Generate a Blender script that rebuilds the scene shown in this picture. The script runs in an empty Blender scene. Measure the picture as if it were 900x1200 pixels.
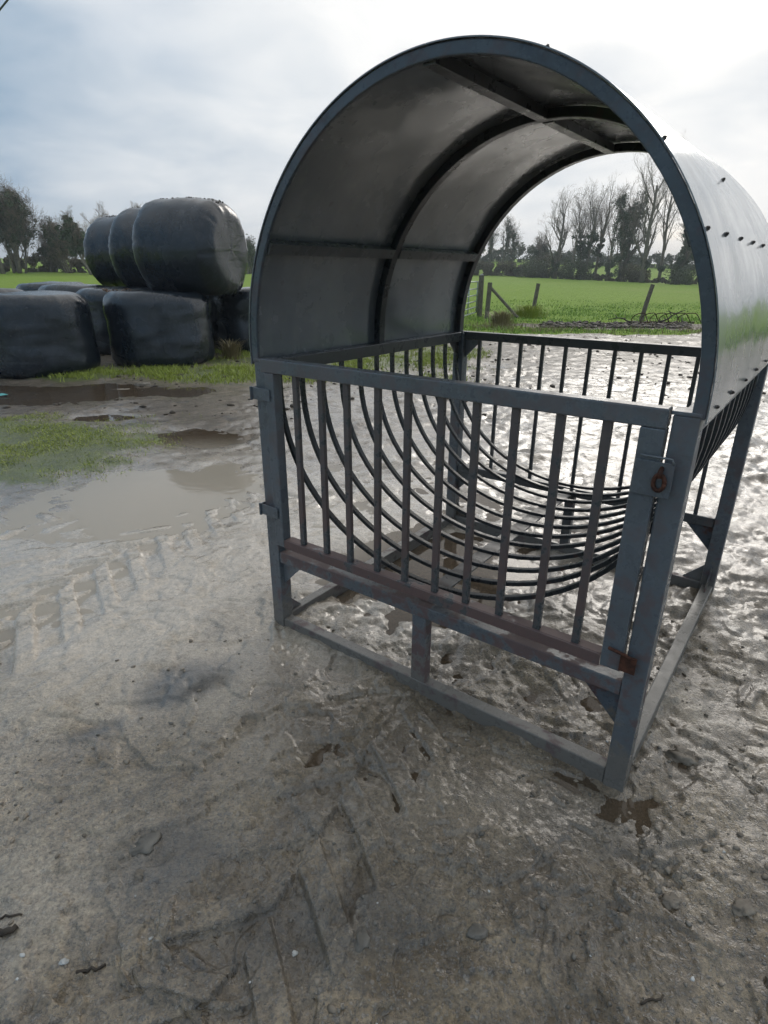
import bpy, math, random
import numpy as np
from mathutils import Vector, Matrix
S = bpy.context.scene
COL = S.collection
R = math.radians
rng = np.random.default_rng(7)
random.seed(7)

# ------------------------------------------------------------------ camera
PITCH, ROLL, CAMZ = 0.3876, 0.0045, 1.5
cp, sp = math.cos(PITCH), math.sin(PITCH)
F = Vector((0, cp, -sp)); U0 = Vector((0, sp, cp)); R0 = Vector((1, 0, 0))
RR = R0 * math.cos(ROLL) + U0 * math.sin(ROLL)
UU = -R0 * math.sin(ROLL) + U0 * math.cos(ROLL)
cam_data = bpy.data.cameras.new("camera")
cam_data.sensor_fit = 'HORIZONTAL'; cam_data.sensor_width = 36
cam_data.lens = 688.8 / 900 * 36
cam_data.clip_start = 0.05; cam_data.clip_end = 6000
cam = bpy.data.objects.new("camera", cam_data)
COL.objects.link(cam)
m = Matrix((RR, UU, -F)).transposed().to_4x4()
m.translation = (0, 0, CAMZ)
cam.matrix_world = m
S.camera = cam

# ------------------------------------------------------------------ sky and sun
SUN_AZ, SUN_EL = R(24), R(24)
world = bpy.data.worlds.new("World"); S.world = world; world.use_nodes = True
SUN_DIR = Vector((math.sin(SUN_AZ) * math.cos(SUN_EL), math.cos(SUN_AZ) * math.cos(SUN_EL), math.sin(SUN_EL)))


class NT:
    """tiny helper to write node trees"""
    def __init__(self, tree):
        self.t = tree
        self.t.nodes.clear()

    def n(self, typ, ins=None, **props):
        nd = self.t.nodes.new(typ)
        for k, v in props.items():
            setattr(nd, k, v)
        for k, v in (ins or {}).items():
            self.set(nd, k, v)
        return nd

    def set(self, nd, k, v):
        sock = nd.inputs[k]
        if hasattr(v, 'is_output') or isinstance(v, bpy.types.NodeSocket):
            self.t.links.new(v, sock)
        elif isinstance(v, bpy.types.Node):
            self.t.links.new(v.outputs[0], sock)
        else:
            if isinstance(v, (tuple, list)) and len(v) == 3 and sock.type == 'RGBA':
                v = (*v, 1)
            sock.default_value = v

    def math(self, op, a, b=0.0, clamp=False):
        return self.n('ShaderNodeMath', {0: a, 1: b}, operation=op, use_clamp=clamp).outputs[0]

    def mix(self, f, a, b, blend='MIX'):
        nd = self.n('ShaderNodeMixRGB', {0: f, 1: a, 2: b}, blend_type=blend)
        return nd.outputs[0]

    def ramp(self, f, lo, hi, a=0.0, b=1.0, smooth=True):
        return self.n('ShaderNodeMapRange', {0: f, 1: lo, 2: hi, 3: a, 4: b},
                      interpolation_type='SMOOTHSTEP' if smooth else 'LINEAR').outputs[0]

    def noise(self, vec, scale, detail=4.0, rough=0.55, dist=0.0):
        ins = {'Scale': scale, 'Detail': detail, 'Roughness': rough, 'Distortion': dist}
        if vec is not None:
            ins['Vector'] = vec
        return self.n('ShaderNodeTexNoise', ins).outputs[0]


w = NT(world.node_tree)
tc = w.n('ShaderNodeTexCoord').outputs['Generated']
sep = w.n('ShaderNodeSeparateXYZ', {0: tc})
zc = w.math('MAXIMUM', sep.outputs[2], 0.0)
den = w.math('ADD', zc, 0.22)
px = w.math('DIVIDE', sep.outputs[0], den); py = w.math('DIVIDE', sep.outputs[1], den)
plane = w.n('ShaderNodeCombineXYZ', {0: px, 1: py, 2: zc}).outputs[0]
dots = w.n('ShaderNodeVectorMath', {0: tc, 1: tuple(SUN_DIR)}, operation='DOT_PRODUCT').outputs['Value']
n1 = w.noise(plane, 0.9, 4.0, 0.5, 0.3)
n2 = w.noise(plane, 2.6, 5.0, 0.55, 0.4)
glow = w.ramp(dots, 0.50, 0.97)
high = w.ramp(sep.outputs[2], 0.45, 0.8)
low = w.ramp(sep.outputs[2], 0.0, 0.16, 1.0, 0.0)
cl = w.math('ADD', w.math('MULTIPLY', w.math('SUBTRACT', n1, 0.5), 1.0), w.math('MULTIPLY', w.math('SUBTRACT', n2, 0.5), 0.6))
f = w.math('ADD', w.math('ADD', 0.12, w.math('MULTIPLY', glow, 0.75)), cl)
f = w.math('ADD', f, w.math('ADD', w.math('MULTIPLY', low, 0.16), w.math('MULTIPLY', high, 0.35)), True)
greyblue = (2.0, 3.15, 4.45); white = (9.2, 9.1, 8.9)
cloud = w.mix(f, greyblue, white)
sky = w.n('ShaderNodeTexSky', sky_type='NISHITA', sun_disc=False, sun_elevation=SUN_EL, sun_rotation=SUN_AZ,
          altitude=50.0, air_density=1.0, dust_density=2.0, ozone_density=1.5)
gap = w.math('MULTIPLY', w.ramp(w.noise(plane, 0.7, 3.0), 0.5, 0.68), 0.18)
skyc = w.mix(gap, cloud, sky.outputs[0])
bg = w.n('ShaderNodeBackground', {0: skyc, 1: 0.1})
w.n('ShaderNodeOutputWorld', {0: bg.outputs[0]})

sd = bpy.data.lights.new("sun", 'SUN'); sd.energy = 0.6; sd.angle = R(22); sd.color = (1.0, 0.95, 0.88)
so = bpy.data.objects.new("sun", sd); COL.objects.link(so)
so.rotation_euler = (-SUN_DIR).to_track_quat('-Z', 'Y').to_euler()
S.view_settings.view_transform = 'Standard'; S.view_settings.look = 'None'
S.view_settings.exposure = 0.28; S.view_settings.gamma = 1.0
S.view_settings.use_curve_mapping = False
S.render.engine = 'CYCLES'
S.cycles.use_denoising = True
S.cycles.max_bounces = 6
S.cycles.volume_bounces = 0
S.cycles.use_adaptive_sampling = True
S.cycles.adaptive_threshold = 0.03

# ------------------------------------------------------------------ mesh helpers
def link(o, parent=None):
    COL.objects.link(o)
    if parent is not None:
        o.parent = parent
    return o


def tag(o, label=None, cat=None, group=None, kind=None):
    for k, v in (('label', label), ('category', cat), ('group', group), ('kind', kind)):
        if v:
            o[k] = v
    return o


def empty(name, loc=(0, 0, 0), rz=0.0):
    o = bpy.data.objects.new(name, None); o.location = loc; o.rotation_euler = (0, 0, rz)
    o.empty_display_size = 0.2
    return link(o)


def np_mesh(name, V, Fa, mat, parent=None, smooth=False, nside=None):
    """V (n,3); Fa (m,k) all the same k"""
    V = np.asarray(V, dtype=np.float32); Fa = np.asarray(Fa, dtype=np.int32)
    me = bpy.data.meshes.new(name)
    me.vertices.add(len(V)); me.vertices.foreach_set('co', V.ravel())
    k = Fa.shape[1]
    me.loops.add(Fa.size); me.loops.foreach_set('vertex_index', Fa.ravel())
    me.polygons.add(len(Fa))
    me.polygons.foreach_set('loop_start', np.arange(0, Fa.size, k, dtype=np.int32))
    me.polygons.foreach_set('loop_total', np.full(len(Fa), k, dtype=np.int32))
    if smooth:
        me.polygons.foreach_set('use_smooth', np.ones(len(Fa), dtype=bool))
    me.materials.append(mat)
    me.update(calc_edges=True)
    o = bpy.data.objects.new(name, me)
    return link(o, parent)


class MB:
    def __init__(self):
        self.v = []; self.f = []

    def add(self, vs, fs):
        b = len(self.v)
        self.v += [tuple(x) for x in vs]
        self.f += [tuple(i + b for i in q) for q in fs]
        return self

    def box(self, a, b):
        x0, y0, z0 = a; x1, y1, z1 = b
        return self.add([(x0, y0, z0), (x1, y0, z0), (x1, y1, z0), (x0, y1, z0), (x0, y0, z1), (x1, y0, z1), (x1, y1, z1), (x0, y1, z1)],
                        [(0, 3, 2, 1), (4, 5, 6, 7), (0, 1, 5, 4), (1, 2, 6, 5), (2, 3, 7, 6), (3, 0, 4, 7)])

    def prism(self, pts, axis, a, b):
        """extrude a closed 2D outline along an axis; pts in the other two coordinates in order"""
        n = len(pts); vs = []
        for t in (a, b):
            for p, q in pts:
                c = [p, q]; c.insert(axis, t); vs.append(tuple(c))
        fs = [tuple(range(n))[::-1], tuple(range(n, 2 * n))]
        fs += [(i, (i + 1) % n, n + (i + 1) % n, n + i) for i in range(n)]
        return self.add(vs, fs)

    def sweep(self, path, prof, upv=None, closed=False):
        """sweep profile [(a,b)] along path of Vectors; a along 'side', b along 'up' (upv fixed side vector)"""
        n = len(path); k = len(prof); vs = []
        for i, p in enumerate(path):
            t = (path[min(i + 1, n - 1)] - path[max(i - 1, 0)]).normalized()
            s = Vector(upv) if upv is not None else t.orthogonal().normalized()
            s = (s - t * s.dot(t)).normalized()
            u = t.cross(s)
            vs += [p + s * a + u * b for a, b in prof]
        fs = []
        for i in range(n - 1):
            for j in range(k):
                a, b = i * k + j, i * k + (j + 1) % k
                fs.append((a, b, b + k, a + k))
        fs.append(tuple(range(k))[::-1]); fs.append(tuple(range((n - 1) * k, n * k)))
        return self.add(vs, fs)

    def tube(self, path, radii, k=8, upv=None):
        path = [Vector(p) for p in path]
        n = len(path); vs = []
        ref = None
        for i, p in enumerate(path):
            t = (path[min(i + 1, n - 1)] - path[max(i - 1, 0)]).normalized()
            if ref is None:
                ref = t.orthogonal().normalized()
            s = (ref - t * ref.dot(t)).normalized(); u = t.cross(s); ref = s
            r = radii[i] if hasattr(radii, '__len__') else radii
            vs += [p + s * (r * math.cos(2 * math.pi * j / k)) + u * (r * math.sin(2 * math.pi * j / k)) for j in range(k)]
        fs = []
        for i in range(n - 1):
            for j in range(k):
                a, b = i * k + j, i * k + (j + 1) % k
                fs.append((a, b, b + k, a + k))
        fs.append(tuple(range(k))[::-1]); fs.append(tuple(range((n - 1) * k, n * k)))
        return self.add(vs, fs)

    def build(self, name, mat, parent=None, bevel=0.0, smooth=False):
        me = bpy.data.meshes.new(name)
        me.from_pydata(self.v, [], self.f)
        me.materials.append(mat)
        if smooth:
            me.polygons.foreach_set('use_smooth', [True] * len(me.polygons))
        me.update()
        o = bpy.data.objects.new(name, me); link(o, parent)
        if bevel:
            md = o.modifiers.new('bevel', 'BEVEL'); md.width = bevel; md.segments = 2; md.limit_method = 'ANGLE'
            md.harden_normals = False
        return o


# ------------------------------------------------------------------ numpy noise
def vnoise(x, y, seed=0):
    xi = np.floor(x).astype(np.int64); yi = np.floor(y).astype(np.int64)
    xf = x - xi; yf = y - yi
    u = xf * xf * xf * (xf * (xf * 6 - 15) + 10); v = yf * yf * yf * (yf * (yf * 6 - 15) + 10)

    def h(a, b):
        n = (a * 374761393 + b * 668265263 + seed * 1442695041) & 0xffffffff
        n = ((n ^ (n >> 13)) * 1274126177) & 0xffffffff
        n = n ^ (n >> 16)
        return (n & 0xffff) / 65535.0
    return (h(xi, yi) * (1 - u) + h(xi + 1, yi) * u) * (1 - v) + (h(xi, yi + 1) * (1 - u) + h(xi + 1, yi + 1) * u) * v


def fbm(x, y, freq, octv=4, seed=0, gain=0.5):
    s = np.zeros_like(x); a = 1.0; t = 0
    for i in range(octv):
        c, q = math.cos(0.6 * i + 0.3), math.sin(0.6 * i + 0.3)
        s += a * (vnoise((x * c - y * q) * freq + 17.3 * i, (x * q + y * c) * freq + 5.1 * i, seed + i) - 0.5) * 2
        t += a; a *= gain; freq *= 2.03
    return s / t


def worley(x, y, freq, seed=0):
    X = x * freq; Y = y * freq
    xi = np.floor(X).astype(np.int64); yi = np.floor(Y).astype(np.int64)
    best = np.full(x.shape, 9.0)
    for dx in (-1, 0, 1):
        for dy in (-1, 0, 1):
            a = xi + dx; b = yi + dy
            n = (a * 374761393 + b * 668265263 + seed * 97531) & 0xffffffff
            n = ((n ^ (n >> 13)) * 1274126177) & 0xffffffff
            r1 = ((n ^ (n >> 16)) & 0xffff) / 65535.0
            n = (n * 1103515245 + 12345) & 0xffffffff
            r2 = ((n ^ (n >> 15)) & 0xffff) / 65535.0
            d = (a + r1 - X) ** 2 + (b + r2 - Y) ** 2
            best = np.minimum(best, d)
    return np.sqrt(best)


def sstep(a, b, x):
    t = np.clip((x - a) / (b - a), 0, 1); return t * t * (3 - 2 * t)


def blob(x, y, cx, cy, rx, ry, ang=0.0, seed=3, wob=0.35, soft=0.35):
    c, s = math.cos(ang), math.sin(ang)
    dx, dy = x - cx, y - cy
    a = (dx * c + dy * s) / rx; b = (-dx * s + dy * c) / ry
    d = np.sqrt(a * a + b * b) + wob * fbm(x, y, 1.6, 3, seed)
    return 1 - sstep(1 - soft, 1 + soft, d)


FX, FY, YAW, W, D, H = -0.5013, 2.3061, -0.64, 1.5608, 1.5673, 1.1824


def feeder_local(x, y):
    c, s = math.cos(YAW), math.sin(YAW)
    dx, dy = x - FX, y - FY
    return dx * c + dy * s, -dx * s + dy * c


def masks(x, y):
    wob = fbm(x, y, 0.5, 3, 11)
    far = sstep(15.3, 16.6, y + wob * 1.1 - 0.10 * np.abs(x - 3))          # the field beyond the yard
    right = sstep(9.5, 11.0, x - 0.25 * y + wob * 1.5)                      # the field to the right
    left = sstep(8.5, 10.5, -x - 0.3 * y + wob * 1.5)
    behind_bales = sstep(0.0, 1.0, (y - 13.0 + wob)) * sstep(1.0, 2.2, -x + 0.3 * wob)
    field = np.clip(np.maximum.reduce([far, right, left, behind_bales]), 0, 1)
    g1 = blob(x, y, -3.65, 5.1, 1.5, 1.15, 0.15, 5, 0.55, 0.6)
    g2 = blob(x, y, -2.65, 9.4, 1.9, 0.75, -0.1, 6, 0.5, 0.35)
    g3 = blob(x, y, -0.9, 11.6, 2.3, 2.6, 0.3, 8, 0.6, 0.4)
    g4 = blob(x, y, -4.9, 9.2, 0.9, 0.6, 0.0, 9, 0.3)
    patch = np.clip(np.maximum.reduce([g1 * 0.95, g2, g3 * 0.9, g4]), 0, 1)
    strip = blob(x, y, 9.0, 18.6, 5.6, 1.15, -0.03, 10, 0.35, 0.3)
    field = field * (1 - 0.92 * strip)
    return field, patch


def big_z(x, y):
    """broad shape of the land"""
    rr = np.maximum(y, 1.0)
    a = x / rr
    slope = np.interp(a, [-2.0, -0.54, -0.1, 0.2, 0.5, 2.0], [0.02, 0.027, 0.016, 0.010, 0.001, 0.0])
    return slope * np.clip(y - 16, 0, 200) * sstep(10, 40, y) + 0.055 * np.clip(y - 104, 0, 60) * sstep(-0.1, 0.2, a)


def basins(x, y):
    b = np.zeros_like(x)
    b = np.maximum(b, blob(x, y, -4.5, 7.75, 1.9, 0.62, 0.05, 21, 0.4, 0.35) * 1.3)    # brown puddle before the bales
    b = np.maximum(b, blob(x, y, -1.85, 5.55, 0.62, 0.3, -0.1, 22, 0.6, 0.6) * 0.8)               # small brown puddle
    b = np.maximum(b, blob(x, y, -1.75, 4.05, 1.15, 0.75, -0.25, 23, 0.45, 0.5) * 0.85)   # pale sheet of water
    b = np.maximum(b, blob(x, y, -3.1, 6.4, 0.35, 0.16, 0.1, 24, 0.3))
    b = np.maximum(b, blob(x, y, 0.15, 2.85, 0.62, 0.45, -0.6, 25, 0.6) * 1.0)            # under the feeder
    b = np.maximum(b, blob(x, y, 0.15, 4.3, 0.9, 0.7, 0.2, 26, 0.6) * 0.45)
    return b


def ground_z(x, y, detail=True):
    field, patch = masks(x, y)
    z = big_z(x, y)
    if not detail:
        return z
    lx, ly = feeder_local(x, y)
    inside = np.clip(1 - np.maximum(np.abs(lx - W / 2) - W / 2, np.abs(ly - D / 2) - D / 2) / 0.35, 0, 1)
    # how much cattle have churned the ground
    churn = np.clip(sstep(3.2, 4.6, y + 1.25 * x + 0.5 * fbm(x, y, 0.8, 2, 31)) * sstep(-2.6, -1.2, x - 0.16 * y + 0.8), 0, 1)
    churn = np.maximum(churn, 0.9 * sstep(0.0, 0.35, lx - W - 0.05) * sstep(-0.6, 0.4, ly))
    churn = np.maximum(churn, inside * 0.75 * sstep(-0.02, 0.15, ly))
    churn *= (1 - field * 0.8) * (1 - patch * 0.5)
    wetb = basins(x, y)
    smooth = np.clip(wetb, 0, 1)
    wx = x + 0.07 * fbm(x, y, 4.0, 2, 90); wy = y + 0.07 * fbm(x, y, 4.0, 2, 91)
    wx = wx + 0.16 * fbm(x, y, 1.7, 2, 92); wy = wy + 0.16 * fbm(x, y, 1.7, 2, 93)
    wl = worley(wx * 1.0, wy, 4.6, 3)
    wl2 = worley(wx + 3.1, wy + 1.7, 9.0, 5); cm = 0.35 + 0.65 * sstep(-0.25, 0.35, fbm(x, y, 1.1, 3, 94))
    z = z + churn * cm * (0.010 + 0.042 * (np.clip(wl, 0, 0.8) - 0.42) + 0.020 * (np.clip(wl2, 0, 0.8) - 0.42) + 0.034 * fbm(x, y, 2.6, 4, 41) + 0.018 * fbm(x, y, 13, 3, 44, 0.6))
    silt = np.clip(blob(x, y, -1.35, 3.15, 2.2, 1.75, 0.10, 28, 0.6, 0.6), 0, 1)
    dry = (1 - 0.35 * smooth) * (1 - 0.6 * silt)
    z = z + (1 - field) * dry * (0.010 * fbm(x, y, 2.3, 4, 51) + 0.008 * fbm(x, y, 11, 4, 52, 0.62) + 0.006 * np.abs(fbm(x, y, 27, 3, 53, .65)) + 0.012 * sstep(0.04, 0.10, fbm(wx, wy, 3.6, 4, 57, 0.6)) * sstep(5.0, 2.5, y) + 0.008 * sstep(0.05, 0.10, fbm(wx, wy, 8.0, 3, 58, 0.6)) * sstep(5.0, 2.5, y) - 0.006)
    z = z + 0.010 * fbm(x, y, 0.6, 2, 55) * (1 - field)
    z = z + field * (0.05 * fbm(x, y, 0.35, 3, 61) + 0.035 * fbm(x, y, 2.5, 3, 62)) + patch * 0.02
    # tractor tyre tracks with slanting lugs
    for (ax, ay, bx, by, wd, ph) in ((-2.3, 0.2, -0.75, 4.9, 0.27, 0.0), (-0.62, 0.3, 0.25, 2.2, 0.24, 0.4), (-3.6, 3.1, 1.0, 4.4, 0.25, 0.7), (-1.9, 2.0, -0.3, 6.2, 0.22, 0.2)):
        L = math.hypot(bx - ax, by - ay); tx, ty = (bx - ax) / L, (by - ay) / L
        s_ = (x - ax) * tx + (y - ay) * ty; q = -(x - ax) * ty + (y - ay) * tx + 0.05 * fbm(x, y, 0.9, 2, 71)
        band = sstep(wd, wd - 0.07, np.abs(q)) * sstep(-0.3, 0.3, s_) * sstep(L + 0.3, L - 0.3, s_)
        lug = np.cos((s_ + np.abs(q) * 0.9) / 0.24 * 2 * math.pi + ph + 0.5 * fbm(x, y, 2.0, 2, 72) + np.where(q > 0, math.pi, 0))
        fade = np.clip(0.7 + 1.1 * fbm(x, y, 0.9, 2, 73), 0.15, 1)
        z = z + band * fade * (1 - patch) * (1 - churn) * (1.0 - 0.35 * silt) * (0.030 * sstep(0.0, 0.40, lug) - 0.018)
    bd = np.abs(np.maximum(np.abs(lx - W / 2) - W / 2 + 0.026, np.abs(ly - D / 2) - D / 2 + 0.026))
    z = z + np.exp(-(bd / 0.085) ** 2) * (0.008 + 0.030 * fbm(x, y, 3.2, 3, 95))
    z = z - 0.014 * np.exp(-(((lx - W - 0.02) / 0.22) ** 2 + ((ly + 0.05) / 0.20) ** 2))
    z = z - 0.011 * silt * (0.55 + 0.9 * fbm(x, y, 1.5, 3, 97)) - 0.006 * inside
    z = z - 0.024 * wetb + (1 - field) * 0.007 * fbm(wx, wy, 4.5, 3, 77) + 0.006
    return z


def gz(x, y):
    return float(ground_z(np.array([float(x)]), np.array([float(y)]))[0])


# ------------------------------------------------------------------ materials
def new_mat(name):
    mt = bpy.data.materials.new(name); mt.use_nodes = True
    return mt, NT(mt.node_tree)


def finish(t, base, rough, normal=None, metallic=0.0, spec=0.5, **kw):
    ins = {'Base Color': base, 'Roughness': rough, 'Metallic': metallic, 'Specular IOR Level': spec}
    if normal is not None:
        ins['Normal'] = normal
    for k, v in kw.items():
        ins[k.replace('_', ' ')] = v
    b = t.n('ShaderNodeBsdfPrincipled', ins)
    t.n('ShaderNodeOutputMaterial', {0: b.outputs[0]})
    return b


def bump(t, h, strength, dist, normal=None):
    ins = {'Height': h, 'Strength': strength, 'Distance': dist}
    if normal is not None:
        ins['Normal'] = normal
    return t.n('ShaderNodeBump', ins).outputs[0]


def ground_material():
    mt, t = new_mat('ground_mud')
    pos = t.n('ShaderNodeNewGeometry').outputs['Position']
    fld = t.n('ShaderNodeAttribute', attribute_name='field').outputs['Fac']
    pat = t.n('ShaderNodeAttribute', attribute_name='patch').outputs['Fac']
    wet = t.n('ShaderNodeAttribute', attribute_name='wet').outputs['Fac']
    grv = t.n('ShaderNodeAttribute', attribute_name='gravel').outputs['Fac']
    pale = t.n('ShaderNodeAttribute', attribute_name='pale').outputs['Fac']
    nA = t.noise(pos, 1.3, 5, 0.6); nB = t.noise(pos, 7.0, 6, 0.65); nC = t.noise(pos, 38.0, 6, 0.72); nD = t.noise(pos, 110.0, 4, 0.7)
    nE = t.noise(pos, 3.1, 6, 0.68, 0.6)
    mud = t.mix(t.ramp(nA, 0.35, 0.65), (0.170, 0.132, 0.088), (0.268, 0.213, 0.152))
    mud = t.mix(t.math('MULTIPLY', t.ramp(nE, 0.53, 0.60), 0.7), mud, (0.115, 0.080, 0.048))
    mud = t.mix(t.math('MULTIPLY', t.ramp(nB, 0.55, 0.66), 0.5), mud, (0.105, 0.098, 0.088))
    drk = t.n('ShaderNodeAttribute', attribute_name='slurry').outputs['Fac']
    slate = t.ramp(t.noise(pos, 2.1, 6, 0.66, 0.4), 0.585, 0.64)
    mud = t.mix(t.math('MULTIPLY', slate, 0.6), mud, (0.090, 0.096, 0.105))
    near = t.ramp(t.math('ADD', t.n('ShaderNodeSeparateXYZ', {0: pos}).outputs[1], t.math('MULTIPLY', t.math('SUBTRACT', nA, 0.5), 2.0)), 1.6, 3.0, 1.0, 0.0)
    mud = t.mix(t.math('MULTIPLY', near, 0.9), mud, t.mix(t.ramp(nE, 0.42, 0.58), (0.300, 0.228, 0.138), (0.150, 0.107, 0.058)))
    mud = t.mix(t.math('MULTIPLY', pale, 0.80), mud, t.mix(nE, (0.47, 0.395, 0.305), (0.64, 0.555, 0.45)))  # pale silt mud, brightened to stand in for sky sheen on the wet film
    # grit of many tones
    warp = t.n('ShaderNodeVectorMath', {0: pos, 1: t.n('ShaderNodeVectorMath', {0: t.n('ShaderNodeTexNoise', {'Vector': pos, 'Scale': 60.0, 'Detail': 2.0}).outputs['Color'], 1: (0.022, 0.022, 0.022)}, operation='MULTIPLY').outputs[0]}, operation='ADD').outputs[0]
    vor = t.n('ShaderNodeTexVoronoi', {'Vector': warp, 'Scale': 120.0, 'Randomness': 1.0})
    vor2 = t.n('ShaderNodeTexVoronoi', {'Vector': warp, 'Scale': 48.0, 'Randomness': 1.0})
    sepc = t.n('ShaderNodeSeparateColor', {0: vor.outputs['Color']})
    peb = t.mix(sepc.outputs[0], (0.06, 0.055, 0.05), (0.42, 0.38, 0.33))
    pm = t.math('MULTIPLY', t.ramp(vor.outputs['Distance'], 0.55, 0.35), grv)
    pm = t.math('MULTIPLY', pm, t.ramp(sepc.outputs[1], 0.35, 0.5))
    mud = t.mix(t.math('MULTIPLY', pm, 0.55), mud, peb)
    sep2 = t.n('ShaderNodeSeparateColor', {0: vor2.outputs['Color']})
    pm2 = t.math('MULTIPLY', t.ramp(vor2.outputs['Distance'], 0.45, 0.25), t.math('MULTIPLY', grv, t.ramp(sep2.outputs[1], 0.72, 0.80)))
    mud = t.mix(t.math('MULTIPLY', pm2, 0.5), mud, t.mix(sep2.outputs[0], (0.06, 0.055, 0.055), (0.36, 0.34, 0.31)))
    fine = t.math('MULTIPLY', t.math('ADD', t.math('SUBTRACT', nC, 0.5), t.math('SUBTRACT', nD, 0.5)), 1.0)
    k1 = t.math('ADD', 1.0, t.math('MULTIPLY', fine, t.math('ADD', 1.3, t.math('MULTIPLY', grv, 0.9))))
    mud = t.mix(1.0, mud, t.n('ShaderNodeCombineXYZ', {0: k1, 1: k1, 2: k1}).outputs[0], 'MULTIPLY')
    mud = t.mix(t.math('MULTIPLY', drk, 0.85), mud, (0.075, 0.074, 0.070))
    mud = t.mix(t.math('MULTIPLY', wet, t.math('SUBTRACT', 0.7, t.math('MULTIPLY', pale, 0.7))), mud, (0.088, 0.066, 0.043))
    grass = t.mix(t.ramp(nB, 0.3, 0.7), (0.165, 0.262, 0.017), (0.250, 0.375, 0.038))
    grass = t.mix(t.math('MULTIPLY', t.ramp(nC, 0.55, 0.75), 0.4), grass, (0.06, 0.12, 0.02))
    big = t.noise(pos, 0.06, 4, 0.6)
    grass = t.mix(t.math('MULTIPLY', t.ramp(big, 0.45, 0.7), 0.5), grass, (0.26, 0.32, 0.06))
    pgrass = t.mix(t.ramp(nB, 0.3, 0.7), (0.070, 0.105, 0.020), (0.15, 0.19, 0.04))
    pm3 = t.ramp(t.math('ADD', t.math('ADD', pat, t.math('MULTIPLY', t.math('SUBTRACT', nE, 0.5), 2.0)), t.math('MULTIPLY', t.math('SUBTRACT', nC, 0.5), 0.9)), 0.40, 0.80)
    base = t.mix(t.math('MULTIPLY', pm3, 0.8), mud, pgrass)
    gm = t.ramp(t.math('ADD', fld, t.math('MULTIPLY', t.math('SUBTRACT', nB, 0.5), 0.5)), 0.40, 0.62)
    rot = t.n('ShaderNodeAttribute', attribute_name='strip').outputs['Fac']
    base = t.mix(t.math('MULTIPLY', rot, 0.9), base, t.mix(nB, (0.08, 0.055, 0.035), (0.20, 0.15, 0.10)))
    base = t.mix(gm, base, grass)
    ypos = t.n('ShaderNodeSeparateXYZ', {0: pos}).outputs[1]
    r = t.math('SUBTRACT', t.ramp(nB, 0.3, 0.75, 0.32, 0.62), t.math('MULTIPLY', wet, 0.16))
    r = t.math('ADD', r, t.ramp(ypos, 4.5, 12.0, 0.0, 0.12))
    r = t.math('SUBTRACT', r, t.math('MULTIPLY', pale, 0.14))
    r = t.math('MAXIMUM', r, t.math('MULTIPLY', t.math('MAXIMUM', gm, rot), 0.9))
    h = t.math('ADD', t.math('MULTIPLY', nC, 1.3), t.math('MULTIPLY', nD, 0.5))
    h = t.math('ADD', h, t.math('MULTIPLY', pm2, 0.5)); h = t.math('ADD', h, t.math('MULTIPLY', pm, 0.35))
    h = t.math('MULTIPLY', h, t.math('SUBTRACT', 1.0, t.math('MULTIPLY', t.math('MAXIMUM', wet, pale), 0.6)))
    nrm = bump(t, h, 1.0, 0.014)
    film = t.math('MULTIPLY', t.ramp(t.noise(pos, 5.0, 4, 0.6), 0.28, 0.48), t.math('SUBTRACT', 1.0, t.math('MAXIMUM', gm, t.math('MULTIPLY', pm3, 0.8))))
    film = t.math('MULTIPLY', film, t.math('SUBTRACT', 1.0, t.math('MULTIPLY', grv, 0.15)))
    film = t.math('MULTIPLY', film, t.ramp(ypos, 4.5, 13.0, 1.0, 0.35))
    cn = bump(t, h, 0.22, 0.010)
    finish(t, base, r, nrm, spec=t.math('SUBTRACT', t.math('SUBTRACT', 0.5, t.math('MULTIPLY', near, 0.05)), t.math('MULTIPLY', gm, 0.25)), Coat_Weight=film, Coat_Roughness=t.ramp(nA, 0.35, 0.65, 0.04, 0.14), Coat_IOR=1.6, Coat_Normal=cn)
    return mt


def water_material():
    mt, t = new_mat('puddle_water')
    pos = t.n('ShaderNodeNewGeometry').outputs['Position']
    nrm = bump(t, t.noise(pos, 9.0, 2, 0.5), 0.10, 0.01)
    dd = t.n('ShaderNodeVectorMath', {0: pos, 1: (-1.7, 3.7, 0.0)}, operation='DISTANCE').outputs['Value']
    silt_sheen_c = t.mix(t.ramp(dd, 1.2, 2.1), (0.56, 0.49, 0.39), (0.120, 0.088, 0.058))  # inner colour is silt lightened with painted sky reflection, outer is brown silt
    gls = t.n('ShaderNodeBsdfPrincipled', {'Base Color': (0.50, 0.40, 0.29), 'Roughness': 0.04, 'IOR': 1.33, 'Transmission Weight': 1.0, 'Normal': nrm})
    silt = t.n('ShaderNodeBsdfPrincipled', {'Base Color': silt_sheen_c, 'Roughness': 0.05, 'IOR': 1.33, 'Normal': nrm})
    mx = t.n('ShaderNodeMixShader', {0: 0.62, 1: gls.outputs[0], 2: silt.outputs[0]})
    t.n('ShaderNodeOutputMaterial', {0: mx.outputs[0]})
    return mt


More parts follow.
